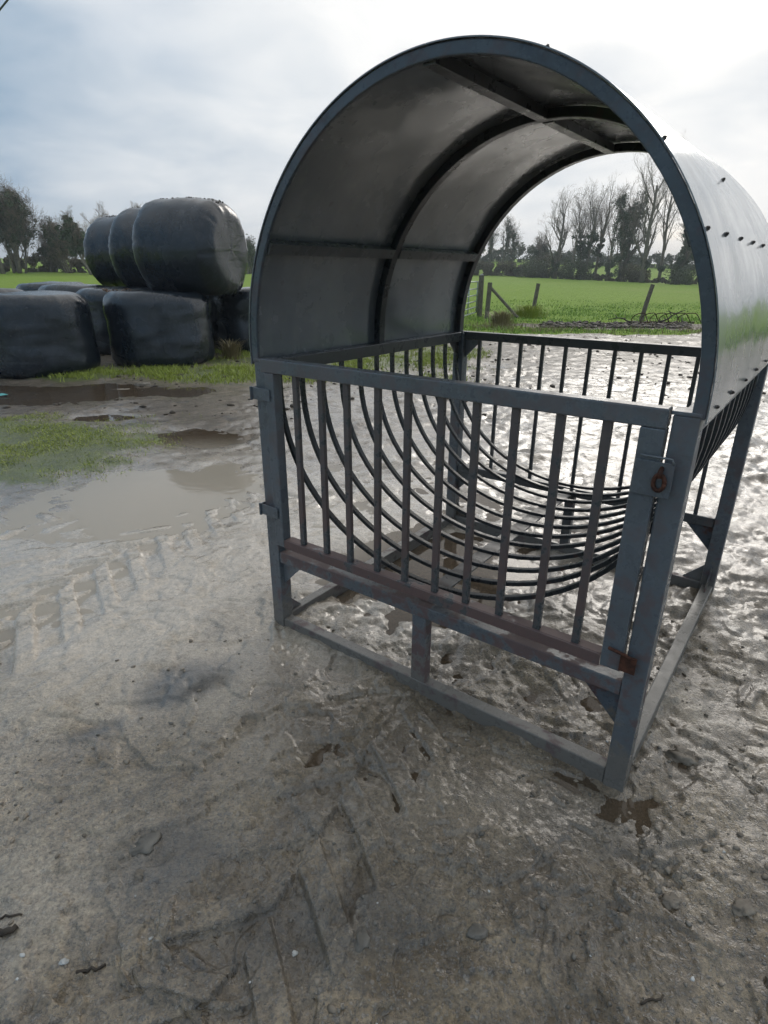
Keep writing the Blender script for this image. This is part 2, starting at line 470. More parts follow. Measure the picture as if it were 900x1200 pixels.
def paint_material(name, base, rusty=0.5, mud=0.0, rough=(0.22, 0.45)):
    """blue-grey painted steel with chips, rust and splashed mud"""
    mt, t = new_mat(name)
    tcn = t.n('ShaderNodeTexCoord').outputs['Object']
    geo = t.n('ShaderNodeNewGeometry')
    pos = geo.outputs['Position']
    z = t.n('ShaderNodeSeparateXYZ', {0: pos}).outputs[2]
    n1 = t.noise(tcn, 14.0, 6, 0.65); n2 = t.noise(tcn, 60.0, 4, 0.6); n3 = t.noise(tcn, 3.0, 3, 0.5)
    c = t.mix(t.ramp(n3, 0.35, 0.65), tuple(k * 0.82 for k in base), tuple(min(1, k * 1.18) for k in base))
    mpv = t.n('ShaderNodeMapping', {0: tcn, 3: (30.0, 30.0, 3.0)}).outputs[0]
    c = t.mix(t.math('MULTIPLY', t.ramp(n2, 0.50, 0.66), 0.4), c, tuple(k * 1.45 for k in base))
    c = t.mix(t.math('MULTIPLY', t.ramp(t.noise(tcn, 9.0, 8, 0.75), 0.56, 0.60), 0.6), c, tuple(k * 0.55 for k in base))
    c = t.mix(t.math('MULTIPLY', t.ramp(t.noise(mpv, 1.5, 5, 0.7), 0.60, 0.70), 0.30), c, (0.16, 0.17, 0.17))
    rm = t.ramp(t.math('ADD', n1, t.math('MULTIPLY', n3, 0.35)), 0.78 - 0.2 * rusty, 0.90 - 0.2 * rusty)
    lowz = t.ramp(z, 0.25, 1.0, 1.0, 0.35)
    rm = t.math('MULTIPLY', rm, lowz)
    rust = t.mix(n2, (0.055, 0.014, 0.009), (0.150, 0.040, 0.019))
    c = t.mix(t.math('MULTIPLY', rm, min(1.0, 0.45 + rusty * 0.5)), c, rust)
    mm = t.ramp(t.math('ADD', z, t.math('MULTIPLY', t.math('SUBTRACT', n1, 0.5), 0.9)), 0.02 + 0.4 * mud, 0.16 + 0.4 * mud, 1.0, 0.0)
    c = t.mix(t.math('MULTIPLY', mm, 0.8), c, (0.15, 0.125, 0.095))
    # scratches worn to bare metal on the edges
    pt = t.ramp(geo.outputs['Pointiness'], 0.53, 0.60)
    c = t.mix(t.math('MULTIPLY', pt, 0.35), c, (0.30, 0.31, 0.31))
    r = t.ramp(n1, 0.3, 0.7, *rough)
    r = t.math('MAXIMUM', r, t.math('MULTIPLY', rm, 0.7))
    nrm = bump(t, t.math('ADD', t.math('MULTIPLY', n1, 0.6), t.math('MULTIPLY', n2, 0.3)), 0.35, 0.003)
    finish(t, c, r, nrm, spec=0.5)
    return mt


def roof_material():
    mt, t = new_mat('roof_sheet_paint')
    tcn = t.n('ShaderNodeTexCoord').outputs['Object']
    mp = t.n('ShaderNodeMapping', {0: tcn, 3: (9.0, 9.0, 1.1)}).outputs[0]
    streak = t.noise(mp, 2.0, 5, 0.6)
    n1 = t.noise(tcn, 3.5, 5, 0.6); n2 = t.noise(tcn, 22.0, 5, 0.6)
    c = t.mix(t.ramp(n1, 0.35, 0.7), (0.150, 0.166, 0.180), (0.210, 0.226, 0.238))
    c = t.mix(t.math('MULTIPLY', t.ramp(streak, 0.50, 0.72), 0.45), c, (0.22, 0.235, 0.23))
    c = t.mix(t.math('MULTIPLY', t.ramp(n2, 0.62, 0.72), 0.45), c, (0.07, 0.065, 0.06))
    dents = t.noise(tcn, 2.6, 2, 0.4)
    nrm = bump(t, dents, 0.55, 0.02)
    nrm = bump(t, n2, 0.12, 0.002, nrm)
    r = t.ramp(n1, 0.3, 0.7, 0.18, 0.34)
    finish(t, c, r, nrm, metallic=0.1, spec=0.7, Coat_Weight=0.6, Coat_Roughness=0.12, Coat_Normal=nrm)
    return mt


def simple_mat(name, a, b, scale=8.0, rough=0.7, bumpk=0.3, bdist=0.01, metallic=0.0, spec=0.4, stretch=(1, 1, 1), lo=.35, hi=.65, trans=0.0):
    mt, t = new_mat(name)
    tcn = t.n('ShaderNodeTexCoord').outputs['Object']
    mp = t.n('ShaderNodeMapping', {0: tcn, 3: stretch}).outputs[0]
    n1 = t.noise(mp, scale, 5, 0.6)
    c = t.mix(t.ramp(n1, lo, hi), a, b)
    nrm = bump(t, n1, bumpk, bdist)
    finish(t, c, rough, nrm, metallic=metallic, spec=spec)
    return mt


def leaf_material(name, a, b, rough=0.5):
    mt, t = new_mat(name)
    geo = t.n('ShaderNodeNewGeometry')
    rnd = geo.outputs['Random Per Island']
    n = t.noise(geo.outputs['Position'], 1.2, 2)
    c = t.mix(t.math('MULTIPLY', t.math('ADD', rnd, n), 0.5), a, b)
    finish(t, c, rough, None, spec=0.35)
    return mt


def film_material():
    mt, t = new_mat('bale_film')
    tcn = t.n('ShaderNodeTexCoord').outputs['Object']
    mp = t.n('ShaderNodeMapping', {0: tcn, 3: (1.0, 1.0, 6.0)}).outputs[0]
    n1 = t.noise(mp, 2.2, 5, 0.6, 0.5); n2 = t.noise(tcn, 14.0, 4, 0.6, 1.0); n3 = t.noise(tcn, 1.2, 3)
    c = t.mix(t.ramp(n2, 0.45, 0.75), (0.013, 0.018, 0.024), (0.028, 0.037, 0.047))
    dirt = t.math('MULTIPLY', t.ramp(t.noise(tcn, 5.0, 6, 0.7), 0.64, 0.74), 0.4)
    c = t.mix(dirt, c, (0.07, 0.065, 0.05))
    nrm = bump(t, t.math('ADD', t.math('MULTIPLY', n1, 0.7), t.math('MULTIPLY', n2, 0.35)), 0.26, 0.02)
    nrm = bump(t, t.noise(t.n('ShaderNodeMapping', {0: tcn, 3: (1.0, 1.0, 9.0)}).outputs[0], 5.0, 4, 0.6), 0.10, 0.008, nrm)
    r = t.math('ADD', t.ramp(n3, 0.3, 0.7, 0.20, 0.32), t.math('MULTIPLY', dirt, 0.6))
    finish(t, c, r, nrm, spec=0.6)
    return mt


M = dict(
    ground=ground_material(), water=water_material(), film=film_material(), roof=roof_material(),
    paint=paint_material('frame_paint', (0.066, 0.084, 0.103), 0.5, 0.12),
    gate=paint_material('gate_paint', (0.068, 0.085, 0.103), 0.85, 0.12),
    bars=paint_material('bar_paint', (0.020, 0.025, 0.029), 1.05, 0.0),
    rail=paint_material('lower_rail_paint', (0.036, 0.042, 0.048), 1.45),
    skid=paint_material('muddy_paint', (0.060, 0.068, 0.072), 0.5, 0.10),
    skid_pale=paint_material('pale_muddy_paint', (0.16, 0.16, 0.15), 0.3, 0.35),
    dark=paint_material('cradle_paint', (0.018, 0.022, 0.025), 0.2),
    bolt=simple_mat('rusty_bolt', (0.07, 0.06, 0.055), (0.16, 0.15, 0.14), 60, 0.5, 0.2, 0.001, 0.6),
    rust=simple_mat('rust', (0.045, 0.018, 0.011), (0.11, 0.042, 0.024), 50, 0.8, 0.4, 0.002),
    wood=simple_mat('weathered_wood', (0.10, 0.085, 0.065), (0.22, 0.195, 0.15), 9, 0.85, 0.6, 0.02, stretch=(6, 6, 1)),
    galv=simple_mat('galvanised_gate', (0.33, 0.37, 0.36), (0.46, 0.50, 0.48), 9, 0.45, 0.1, 0.002, 0.4),
    bark=simple_mat('bark', (0.15, 0.125, 0.10), (0.25, 0.215, 0.17), 3, 0.9, 0.5, 0.03, stretch=(5, 5, 1)),
    twig=simple_mat('twig_bark', (0.20, 0.155, 0.115), (0.30, 0.24, 0.18), 3, 0.9, 0.1),
    ivy=leaf_material('ivy_leaves', (0.045, 0.070, 0.030), (0.105, 0.140, 0.065)),
    bramble=leaf_material('bramble_leaves', (0.11, 0.105, 0.06), (0.22, 0.18, 0.11)),
    hedge=leaf_material('hedge_leaves', (0.075, 0.095, 0.045), (0.16, 0.165, 0.09)),
    grass=leaf_material('grass_blades', (0.22, 0.27, 0.035), (0.46, 0.50, 0.10)),
    fgrass=leaf_material('field_blades', (0.16, 0.27, 0.035), (0.28, 0.42, 0.08)),
    dead=leaf_material('dead_grass', (0.16, 0.125, 0.055), (0.34, 0.27, 0.14)),
    stone=simple_mat('stone', (0.145, 0.118, 0.088), (0.29, 0.245, 0.19), 12, 0.55, 0.5, 0.01),
    slate=simple_mat('slate', (0.105, 0.095, 0.078), (0.20, 0.18, 0.15), 12, 0.35, 0.4, 0.008),
    stick=simple_mat('wet_stick', (0.035, 0.026, 0.018), (0.085, 0.065, 0.045), 20, 0.6, 0.5, 0.004),
    wire=simple_mat('cable', (0.03, 0.03, 0.03), (0.05, 0.05, 0.05), 8, 0.6),
    white=simple_mat('white_plastic', (0.42, 0.41, 0.38), (0.60, 0.59, 0.56), 8, 0.5),
    teal=simple_mat('teal_plastic', (0.10, 0.42, 0.40), (0.16, 0.55, 0.50), 8, 0.4),
    ribbon=simple_mat('torn_film', (0.20, 0.10, 0.05), (0.32, 0.19, 0.11), 12, 0.6),
)

# ------------------------------------------------------------------ the ground: one sheet, finer near the yard
def build_ground():
    fine = np.concatenate([np.arange(-52, 52, 0.17)])
    coarse = np.arange(52, 308, 2.0)
    ang = np.radians(np.concatenate([fine, coarse]))
    rad = [0.35]
    while rad[-1] < 60:
        rad.append(rad[-1] * (1.0045 if rad[-1] < 4 else 1.0062 if rad[-1] < 18 else 1.012))
    while rad[-1] < 820:
        rad.append(rad[-1] * 1.09)
    rad = np.array(rad)
    A, Rd = np.meshgrid(ang, rad)
    X = (np.sin(A) * Rd).ravel(); Y = (np.cos(A) * Rd).ravel()
    Z = ground_z(X, Y)
    far = np.hypot(X, Y) > 400
    Z[far] = np.minimum(Z[far], 2.0)
    nA = len(ang); nR = len(rad)
    i = np.arange(nR - 1)[:, None] * nA; j = np.arange(nA)[None, :]; j2 = (j + 1) % nA
    Fa = np.stack([i + j, i + j2, i + nA + j2, i + nA + j], -1).reshape(-1, 4)[:, ::-1]
    V = np.stack([X, Y, Z], -1)
    V = np.concatenate([V, [[0, 0, 0]]])
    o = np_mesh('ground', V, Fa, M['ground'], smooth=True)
    me = o.data
    # close the small hole at the middle
    fld, pat = masks(X, Y); b = basins(X, Y)
    lowl = np.clip((0.004 - (Z - big_z(X, Y))) / 0.02, 0, 1)
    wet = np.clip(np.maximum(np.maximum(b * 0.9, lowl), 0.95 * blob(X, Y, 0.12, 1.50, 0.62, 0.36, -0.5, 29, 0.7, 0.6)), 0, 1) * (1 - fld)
    gr = np.clip(sstep(3.2, 1.4, Y + 0.3 * np.abs(X) + 0.8 * fbm(X, Y, 1.1, 3, 81)), 0, 1)
    gr = np.maximum(gr, 0.30)
    gr = gr * (1 - b)
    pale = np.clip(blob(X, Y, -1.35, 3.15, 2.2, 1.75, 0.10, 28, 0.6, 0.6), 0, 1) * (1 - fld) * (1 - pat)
    gr = gr * (1 - pale * 0.7)
    slurry = np.maximum.reduce([blob(X, Y, -0.80, 1.84, 0.15, 0.10, 0.6, 33, 0.7, 0.5), blob(X, Y, -1.00, 1.62, 0.13, 0.05, 0.5, 34, 0.8, 0.5), blob(X, Y, -0.62, 1.15, 0.16, 0.10, 0.2, 35, 0.8, 0.5) * .6,
                                blob(X, Y, -0.1, 0.95, 0.25, 0.12, 0.2, 36, 0.9, 0.6) * .6, blob(X, Y, 0.62, 1.25, 0.22, 0.12, -0.3, 37, 0.9, 0.6) * .5])
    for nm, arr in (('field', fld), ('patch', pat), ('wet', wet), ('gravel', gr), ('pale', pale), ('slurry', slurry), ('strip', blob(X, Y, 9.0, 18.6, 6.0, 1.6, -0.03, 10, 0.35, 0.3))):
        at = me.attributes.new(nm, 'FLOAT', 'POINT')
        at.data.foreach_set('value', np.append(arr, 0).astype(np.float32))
    tag(o, 'churned wet mud yard running into green pasture', kind='structure')
    # dirt under the camera
    k = 48
    vs = [(0.36 * math.sin(2 * math.pi * q / k), 0.36 * math.cos(2 * math.pi * q / k)) for q in range(k)]
    mb = MB(); mb.add([(a, c, gz(a, c) - 0.004) for a, c in vs] + [(0, 0, gz(0, 0))], [(q, k, (q + 1) % k) for q in range(k)])
    tag(mb.build('ground_underfoot', M['ground'], smooth=True), kind='structure')


build_ground()


def build_water():
    mb = MB()
    z = -0.0135
    mb.add([(-7.5, 1.2, z), (9.0, 1.2, z), (9.0, 13.5, z), (-7.5, 13.5, z)], [(0, 1, 2, 3)])
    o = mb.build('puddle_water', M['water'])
    tag(o, 'shallow brown water standing in the low spots of the yard', kind='structure')


build_water()

# ------------------------------------------------------------------ the feeder
feeder = empty('livestock_feeder', (FX, FY, 0), YAW)
tag(feeder, 'blue grey steel livestock feeder with arched sheet roof and curved hay bars', 'animal feeder')
PW = 0.062      # post section
ZB = 0.052      # base rail top
SH = H + 0.043  # springing of the arch
BR_ = 0.8168
AR = W / 2 + 0.0106


def arch_pt(deg, inset=0.0, y=0.0):
    a = R(deg)
    return Vector((W / 2 - (AR - inset) * math.cos(a), y, SH + (BR_ - inset) * math.sin(a)))


def arch_path(inset, y, n=48):
    pts = [Vector((W / 2 - (AR - inset), y, H - 0.005))]
    pts += [arch_pt(180 * i / n, inset, y) for i in range(n + 1)]
    pts += [Vector((W / 2 + (AR - inset), y, H - 0.005))]
    return pts


for (x, y) in ((0, 0), (W - PW, 0), (0, D - PW), (W - PW, D - PW)):
    mb = MB(); mb.box((x, y, -0.09), (x + PW, y + PW, H))
    mb.build('post', M['paint'], feeder, bevel=0.004)
# base rails
g = 0.001
bw = 0.052
MB().box((PW + g, 0.004, -0.02), (W - PW - g, bw, ZB)).build('base_rail', M['skid'], feeder, bevel=0.004)
MB().box((PW + g, D - bw, -0.02), (W - PW - g, D - 0.004, ZB)).build('base_rail', M['skid'], feeder, bevel=0.004)
MB().box((0.004, PW + g, -0.02), (bw, D - PW - g, ZB)).build('base_rail', M['skid'], feeder, bevel=0.004)
MB().box((W - bw, PW + g, -0.02), (W - 0.004, D - PW - g, ZB)).build('base_rail', M['skid_pale'], feeder, bevel=0.004)
# middle rails front and back
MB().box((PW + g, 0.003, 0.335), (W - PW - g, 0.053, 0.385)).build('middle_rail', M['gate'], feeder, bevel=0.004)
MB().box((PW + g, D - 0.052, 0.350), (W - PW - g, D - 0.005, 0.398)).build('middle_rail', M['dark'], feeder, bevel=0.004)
# short supports under the middle rails
MB().box((0.752, 0.006, ZB - 0.01), (0.812, 0.050, 0.334)).build('support_post', M['gate'], feeder, bevel=0.003)
MB().box((0.755, D - 0.049, ZB - 0.01), (0.805, D - 0.008, 0.349)).build('support_post', M['dark'], feeder, bevel=0.003)
# top rails at the sides and the back
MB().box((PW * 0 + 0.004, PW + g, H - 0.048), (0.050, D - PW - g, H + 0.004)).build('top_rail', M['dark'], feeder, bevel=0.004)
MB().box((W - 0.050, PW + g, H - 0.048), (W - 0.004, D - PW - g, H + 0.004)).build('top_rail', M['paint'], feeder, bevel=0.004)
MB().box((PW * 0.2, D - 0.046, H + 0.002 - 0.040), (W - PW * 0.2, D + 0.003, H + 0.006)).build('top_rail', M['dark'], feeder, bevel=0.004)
# gussets
def gusset(x, y, z, sx, sz, s=0.10, along='x', mat='paint'):
    mb = MB()
    o2 = [(0, 0), (sx * s, 0), (sx * s * 0.9, sz * s * 0.1), (sx * s * 0.1, sz * s * 0.9), (0, sz * s)]
    if along == 'x':
        mb.prism([(x + a, z + b) for a, b in o2], 1, y, y + 0.006)
    else:
        mb.prism([(y + a, z + b) for a, b in o2], 0, x, x + 0.006)
    mb.build('gusset_plate', M[mat], feeder)


gusset(PW, 0.024, 0.335, 1, -1, 0.11)
gusset(W - PW, 0.024, 0.335, -1, -1, 0.12)
gusset(PW, D - 0.03, H - 0.038, 1, -1, 0.10)
gusset(PW, D - 0.03, 0.350, 1, -1, 0.12, mat='dark')
gusset(W - PW, D - 0.03, 0.350, -1, -1, 0.13)
gusset(W - PW, D - 0.03, ZB, -1, 1, 0.09)
gusset(PW, D - 0.03, ZB, 1, 1, 0.09, mat='dark')
gusset(W - 0.03, PW, H - 0.048, 1, -1, 0.09, 'y')
gusset(W - 0.03, D - PW, H - 0.048, -1, -1, 0.10, 'y')
gusset(0.03, D - PW, H - 0.048, -1, -1, 0.10, 'y', mat='dark')
gusset(W - 0.03, D - PW, ZB, -1, 1, 0.10, 'y')
gusset(W - 0.03, PW, ZB, 1, 1, 0.08, 'y')
gusset(0.03, PW, ZB, 1, 1, 0.08, 'y')
# upright bars at the back
bb = None
for k in range(11):
    xb = 0.152 + 0.1254 * k
    if bb is None:
        bb = MB().box((-0.009, -0.009, 0.396), (0.009, 0.009, H - 0.037)).build('upright_bar', M['dark'], feeder, bevel=0.002)
        bb.location = (xb, D - 0.028, 0)
    else:
        c = bb.copy(); COL.objects.link(c); c.parent = feeder; c.location = (xb, D - 0.028, 0)
# curved hay bars: a cradle from side rail to side rail
rr = W / 2 - 0.052
first = None
for k in range(12):
    yb = 0.093 + 0.1265 * k
    if first is None:
        path = [Vector((0.034, 0, H - 0.044))]
        for i in range(0, 41):
            a = math.pi * i / 40
            path.append(Vector((W / 2 - (W / 2 - 0.034) * math.cos(a), 0, H - 0.09 - 0.665 * math.sin(a) ** 0.92)))
        path.append(Vector((W - 0.034, 0, H - 0.044)))
        mb = MB(); mb.sweep(path, [(-0.011, -0.0075), (0.011, -0.0075), (0.011, 0.0075), (-0.011, 0.0075)], upv=(0, 1, 0))
        first = mb.build('curved_bar', M['dark'], feeder, bevel=0.002)
        first.location = (0, yb, 0)
    else:
        c = first.copy(); COL.objects.link(c); c.parent = feeder
        c.location = (0, yb, 0); c.rotation_euler = (random.uniform(-.004, .004), 0, random.uniform(-.004, .004))
# beam that carries the curved bars
MB().box((0.745, 0.056, 0.387), (0.815, D - 0.055, 0.394)).box((0.745, 0.056, 0.345), (0.752, D - 0.055, 0.386)).build('cradle_beam', M['dark'], feeder, bevel=0.002)

# arched ribs, purlins and sheets
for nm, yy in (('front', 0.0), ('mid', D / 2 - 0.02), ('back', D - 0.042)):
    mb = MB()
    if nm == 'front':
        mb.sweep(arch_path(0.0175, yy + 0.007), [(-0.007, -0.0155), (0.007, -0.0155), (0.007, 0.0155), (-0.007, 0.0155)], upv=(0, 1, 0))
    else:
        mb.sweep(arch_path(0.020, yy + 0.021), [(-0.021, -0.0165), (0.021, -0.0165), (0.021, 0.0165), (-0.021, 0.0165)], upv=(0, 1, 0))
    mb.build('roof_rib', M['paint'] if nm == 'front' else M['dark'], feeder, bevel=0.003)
for deg in (26.5, 88.0, 153.5):
    for y0, y1 in ((0.0155, D / 2 - 0.022), (D / 2 + 0.023, D - 0.043)):
        p = arch_pt(deg, 0.023); a = R(deg)
        n = Vector((-math.cos(a), 0, math.sin(a))); tt = Vector((math.sin(a), 0, math.cos(a)))
        vs = []
        for yv in (y0, y1):
            for s1, s2 in ((-1, -1), (1, -1), (1, 1), (-1, 1)):
                q = p + n * (0.017 * s1) + tt * (0.020 * s2); vs.append((q.x, yv, q.z))
        MB().add(vs, [(0, 3, 2, 1), (4, 5, 6, 7), (0, 1, 5, 4), (1, 2, 6, 5), (2, 3, 7, 6), (3, 0, 4, 7)]).build('purlin', M['dark'], feeder, bevel=0.002)
# the sheet: rolled in two halves, faintly dented
def roof_sheet(d0, d1, y0, y1, lift=0.0, straight=None):
    degs = np.linspace(d0, d1, 70); ys = np.linspace(y0, y1, 40)
    pts = []
    for dgr in degs:
        p = arch_pt(dgr, 0.0); pts.append((p.x, p.z, math.radians(dgr)))
    if straight == 'l':
        pts = [(pts[0][0], zz, 0.0) for zz in np.linspace(H - 0.012, SH - 0.004, 4)] + pts
    if straight == 'r':
        pts = pts + [(pts[-1][0], zz, math.pi) for zz in np.linspace(SH - 0.004, H - 0.012, 4)]
    P = np.array(pts); n = len(P); k = len(ys)
    X, Y = np.repeat(P[:, 0], k), np.tile(ys, n); Z = np.repeat(P[:, 1], k); A = np.repeat(P[:, 2], k)
    sarc = A * 0.8
    d = 0.004 * fbm(sarc + 3, Y, 1.8, 3, 5) + 0.0015 * fbm(sarc, Y, 9, 2, 6)
    edge = np.clip(np.minimum(Y - y0, y1 - Y) / 0.12, 0, 1)
    d = d * edge + lift
    nx, nz = -np.cos(A), np.sin(A)
    outs = []
    for off in (0.0, 0.0032):
        outs.append(np.stack([X + nx * (d + off), Y, Z + nz * (d + off)], -1))
    V = np.concatenate(outs); B = n * k
    fs = []
    for i in range(n - 1):
        for j in range(k - 1):
            a = i * k + j
            fs.append((a, a + 1, a + k + 1, a + k)); fs.append((B + a, B + a + k, B + a + k + 1, B + a + 1))
    ring = [i * k for i in range(n)] + [(n - 1) * k + j for j in range(1, k)] + [i * k + k - 1 for i in range(n - 2, -1, -1)] + [j for j in range(k - 2, 0, -1)]
    for a, b in zip(ring, ring[1:] + ring[:1]):
        fs.append((a, B + a, B + b, b))
    return np_mesh('roof_sheet', V, fs, M['roof'], feeder, smooth=True)


for args in ((0, 88, 'l'), (88.15, 180, 'r')):
    o = roof_sheet(args[0], args[1], -0.004, D + 0.004, 0.0, args[2])
    md = o.modifiers.new('es', 'EDGE_SPLIT'); md.split_angle = R(40)
# bolts through the sheet
bolt0 = None
def bolt(p, n):
    global bolt0
    n = n.normalized()
    if bolt0 is None:
        mb = MB()
        mb.tube([(0, 0, -0.003), (0, 0, -0.001)], 0.0065, 12)
        mb.tube([(0, 0, -0.001), (0, 0, 0.0035)], 0.005, 6)
        mb.tube([(0, 0, 0.0035), (0, 0, 0.006)], 0.003, 8)
        bolt0 = mb.build('bolt', M['bolt'], feeder)
        o = bolt0
    else:
        o = bolt0.copy(); COL.objects.link(o); o.parent = feeder
    o.location = p + n * 0.004
    o.rotation_euler = n.to_track_quat('Z', 'Y').to_euler()


for dgr in (26.5, 153.5):
    for yb in (0.02, 0.27, 0.52, D / 2, 1.05, 1.30, D - 0.02):
        a = R(dgr); bolt(arch_pt(dgr, 0, yb), Vector((-math.cos(a), 0, math.sin(a))))
for yb in (0.02, 0.40, D / 2, 1.17, D - 0.02):
    a = R(88 - 3); bolt(arch_pt(85, 0, yb), Vector((-math.cos(a), 0, math.sin(a))))
for yb in (0.10, 0.34, 0.60, 0.87, 1.14, 1.42):
    bolt(Vector((W + 0.0106, yb, H + 0.012)), Vector((1, 0, 0))); bolt(Vector((-0.0106, yb, H + 0.012)), Vector((-1, 0, 0)))
for dgr in (76, 112, 138):
    a = R(dgr)
    for yb in (0.02, D / 2):
        bolt(arch_pt(dgr, 0, yb), Vector((-math.cos(a), 0, math.sin(a))))
# welded caps where rib meets post
MB().box((W - PW - 0.004, -0.003, H + 0.0005), (W + 0.002, PW + 0.002, H + 0.010)).build('cap_plate', M['paint'], feeder, bevel=0.002)
MB().box((-0.002, -0.003, H + 0.0005), (PW + 0.004, PW + 0.002, H + 0.010)).build('cap_plate', M['paint'], feeder, bevel=0.002)

# the gate with its own bars, hinges and latch
gx0, gx1, gy0, gy1, gz0, gz1 = 0.066, W - PW - 0.008, -0.016, 0.030, 0.428, 1.197
gate = MB()
gate.box((gx0 - 0.020, gy0, gz1 - 0.050), (gx1, gy1, gz1))
gate_o = gate.build('gate', M['gate'], feeder, bevel=0.004)
MB().box((gx0, gy0 + 0.001, gz0), (gx0 + 0.048, gy1 - 0.001, gz1 - 0.0505)).build('gate_stile', M['paint'], gate_o, bevel=0.004)
MB().box((gx1 - 0.060, gy0 + 0.001, gz0), (gx1, gy1 - 0.001, gz1 - 0.0505)).build('gate_stile', M['paint'], gate_o, bevel=0.004)
MB().box((gx0 + 0.049, gy0 + 0.002, gz0 - 0.004), (gx1 - 0.061, gy0 + 0.008, gz0 + 0.034)).box((gx0 + 0.049, gy0 + 0.009, gz0 + 0.028), (gx1 - 0.061, gy1 + 0.004, gz0 + 0.034)).build('gate_bottom_rail', M['rail'], gate_o, bevel=0.002)
gb = None
for k in range(10):
    xb = 0.213 + 0.1262 * k
    if gb is None:
        gb = MB().box((-0.0115, -0.008, gz0 + 0.0345), (0.0115, 0.010, gz1 - 0.0505)).build('gate_bar', M['bars'], gate_o, bevel=0.002)
        gb.location = (xb, 0.004, 0)
    else:
        c = gb.copy(); COL.objects.link(c); c.parent = gate_o; c.location = (xb + random.uniform(-.003, .003), 0.004, 0)
        c.rotation_euler = (0, random.uniform(-.006, .006), 0)
for hz in (1.040, 0.555):
    mb = MB(); mb.box((-0.004, gy0 - 0.006, hz), (0.096, gy0 - 0.0008, hz + 0.046))
    mb.box((-0.010, gy0 - 0.004, hz + 0.0005), (-0.004, 0.045, hz + 0.0455))
    mb.tube([(-0.003, gy0 - 0.008, hz - 0.003), (-0.003, gy0 - 0.008, hz + 0.049)], 0.006, 10)
    mb.build('hinge', M['paint'], gate_o, bevel=0.0015)
mb = MB(); mb.box((gx1 - 0.055, gy0 - 0.006, 0.975), (gx1 + 0.038, gy0 - 0.0008, 1.066))
mb.build('latch_plate', M['paint'], gate_o, bevel=0.0015)
mb = MB(); lx = gx1 + 0.010
pts = [Vector((lx + 0.013 * math.cos(a), gy0 - 0.013, 1.016 + 0.021 * math.sin(a))) for a in np.linspace(0, 2 * math.pi, 20)]
mb.tube(pts, 0.0055, 8)
mb.tube([(lx, gy0 - 0.004, 1.052), (lx, gy0 - 0.020, 1.044), (lx, gy0 - 0.016, 1.030)], 0.006, 8)
mb.build('latch_ring', M['rust'], gate_o, smooth=True)
mb = MB(); mb.tube([(gx1 - 0.045, gy0 - 0.008, 1.078), (lx, gy0 - 0.010, 1.079), (lx + 0.020, gy0 - 0.008, 1.078), (lx + 0.026, gy0 - 0.008, 1.066)], 0.003, 8)
mb.build('latch_pin', M['paint'], gate_o, smooth=True)
mb = MB(); mb.tube([(gx1 - 0.040, gy0 - 0.006, 0.500), (gx1 + 0.012, gy0 - 0.012, 0.497), (gx1 + 0.020, gy0 - 0.008, 0.49)], 0.005, 8)
mb.box((gx1 - 0.004, gy0 - 0.008, 0.44), (gx1 + 0.040, gy0 - 0.001, 0.492))
mb.build('lower_catch', M['rust'], gate_o)

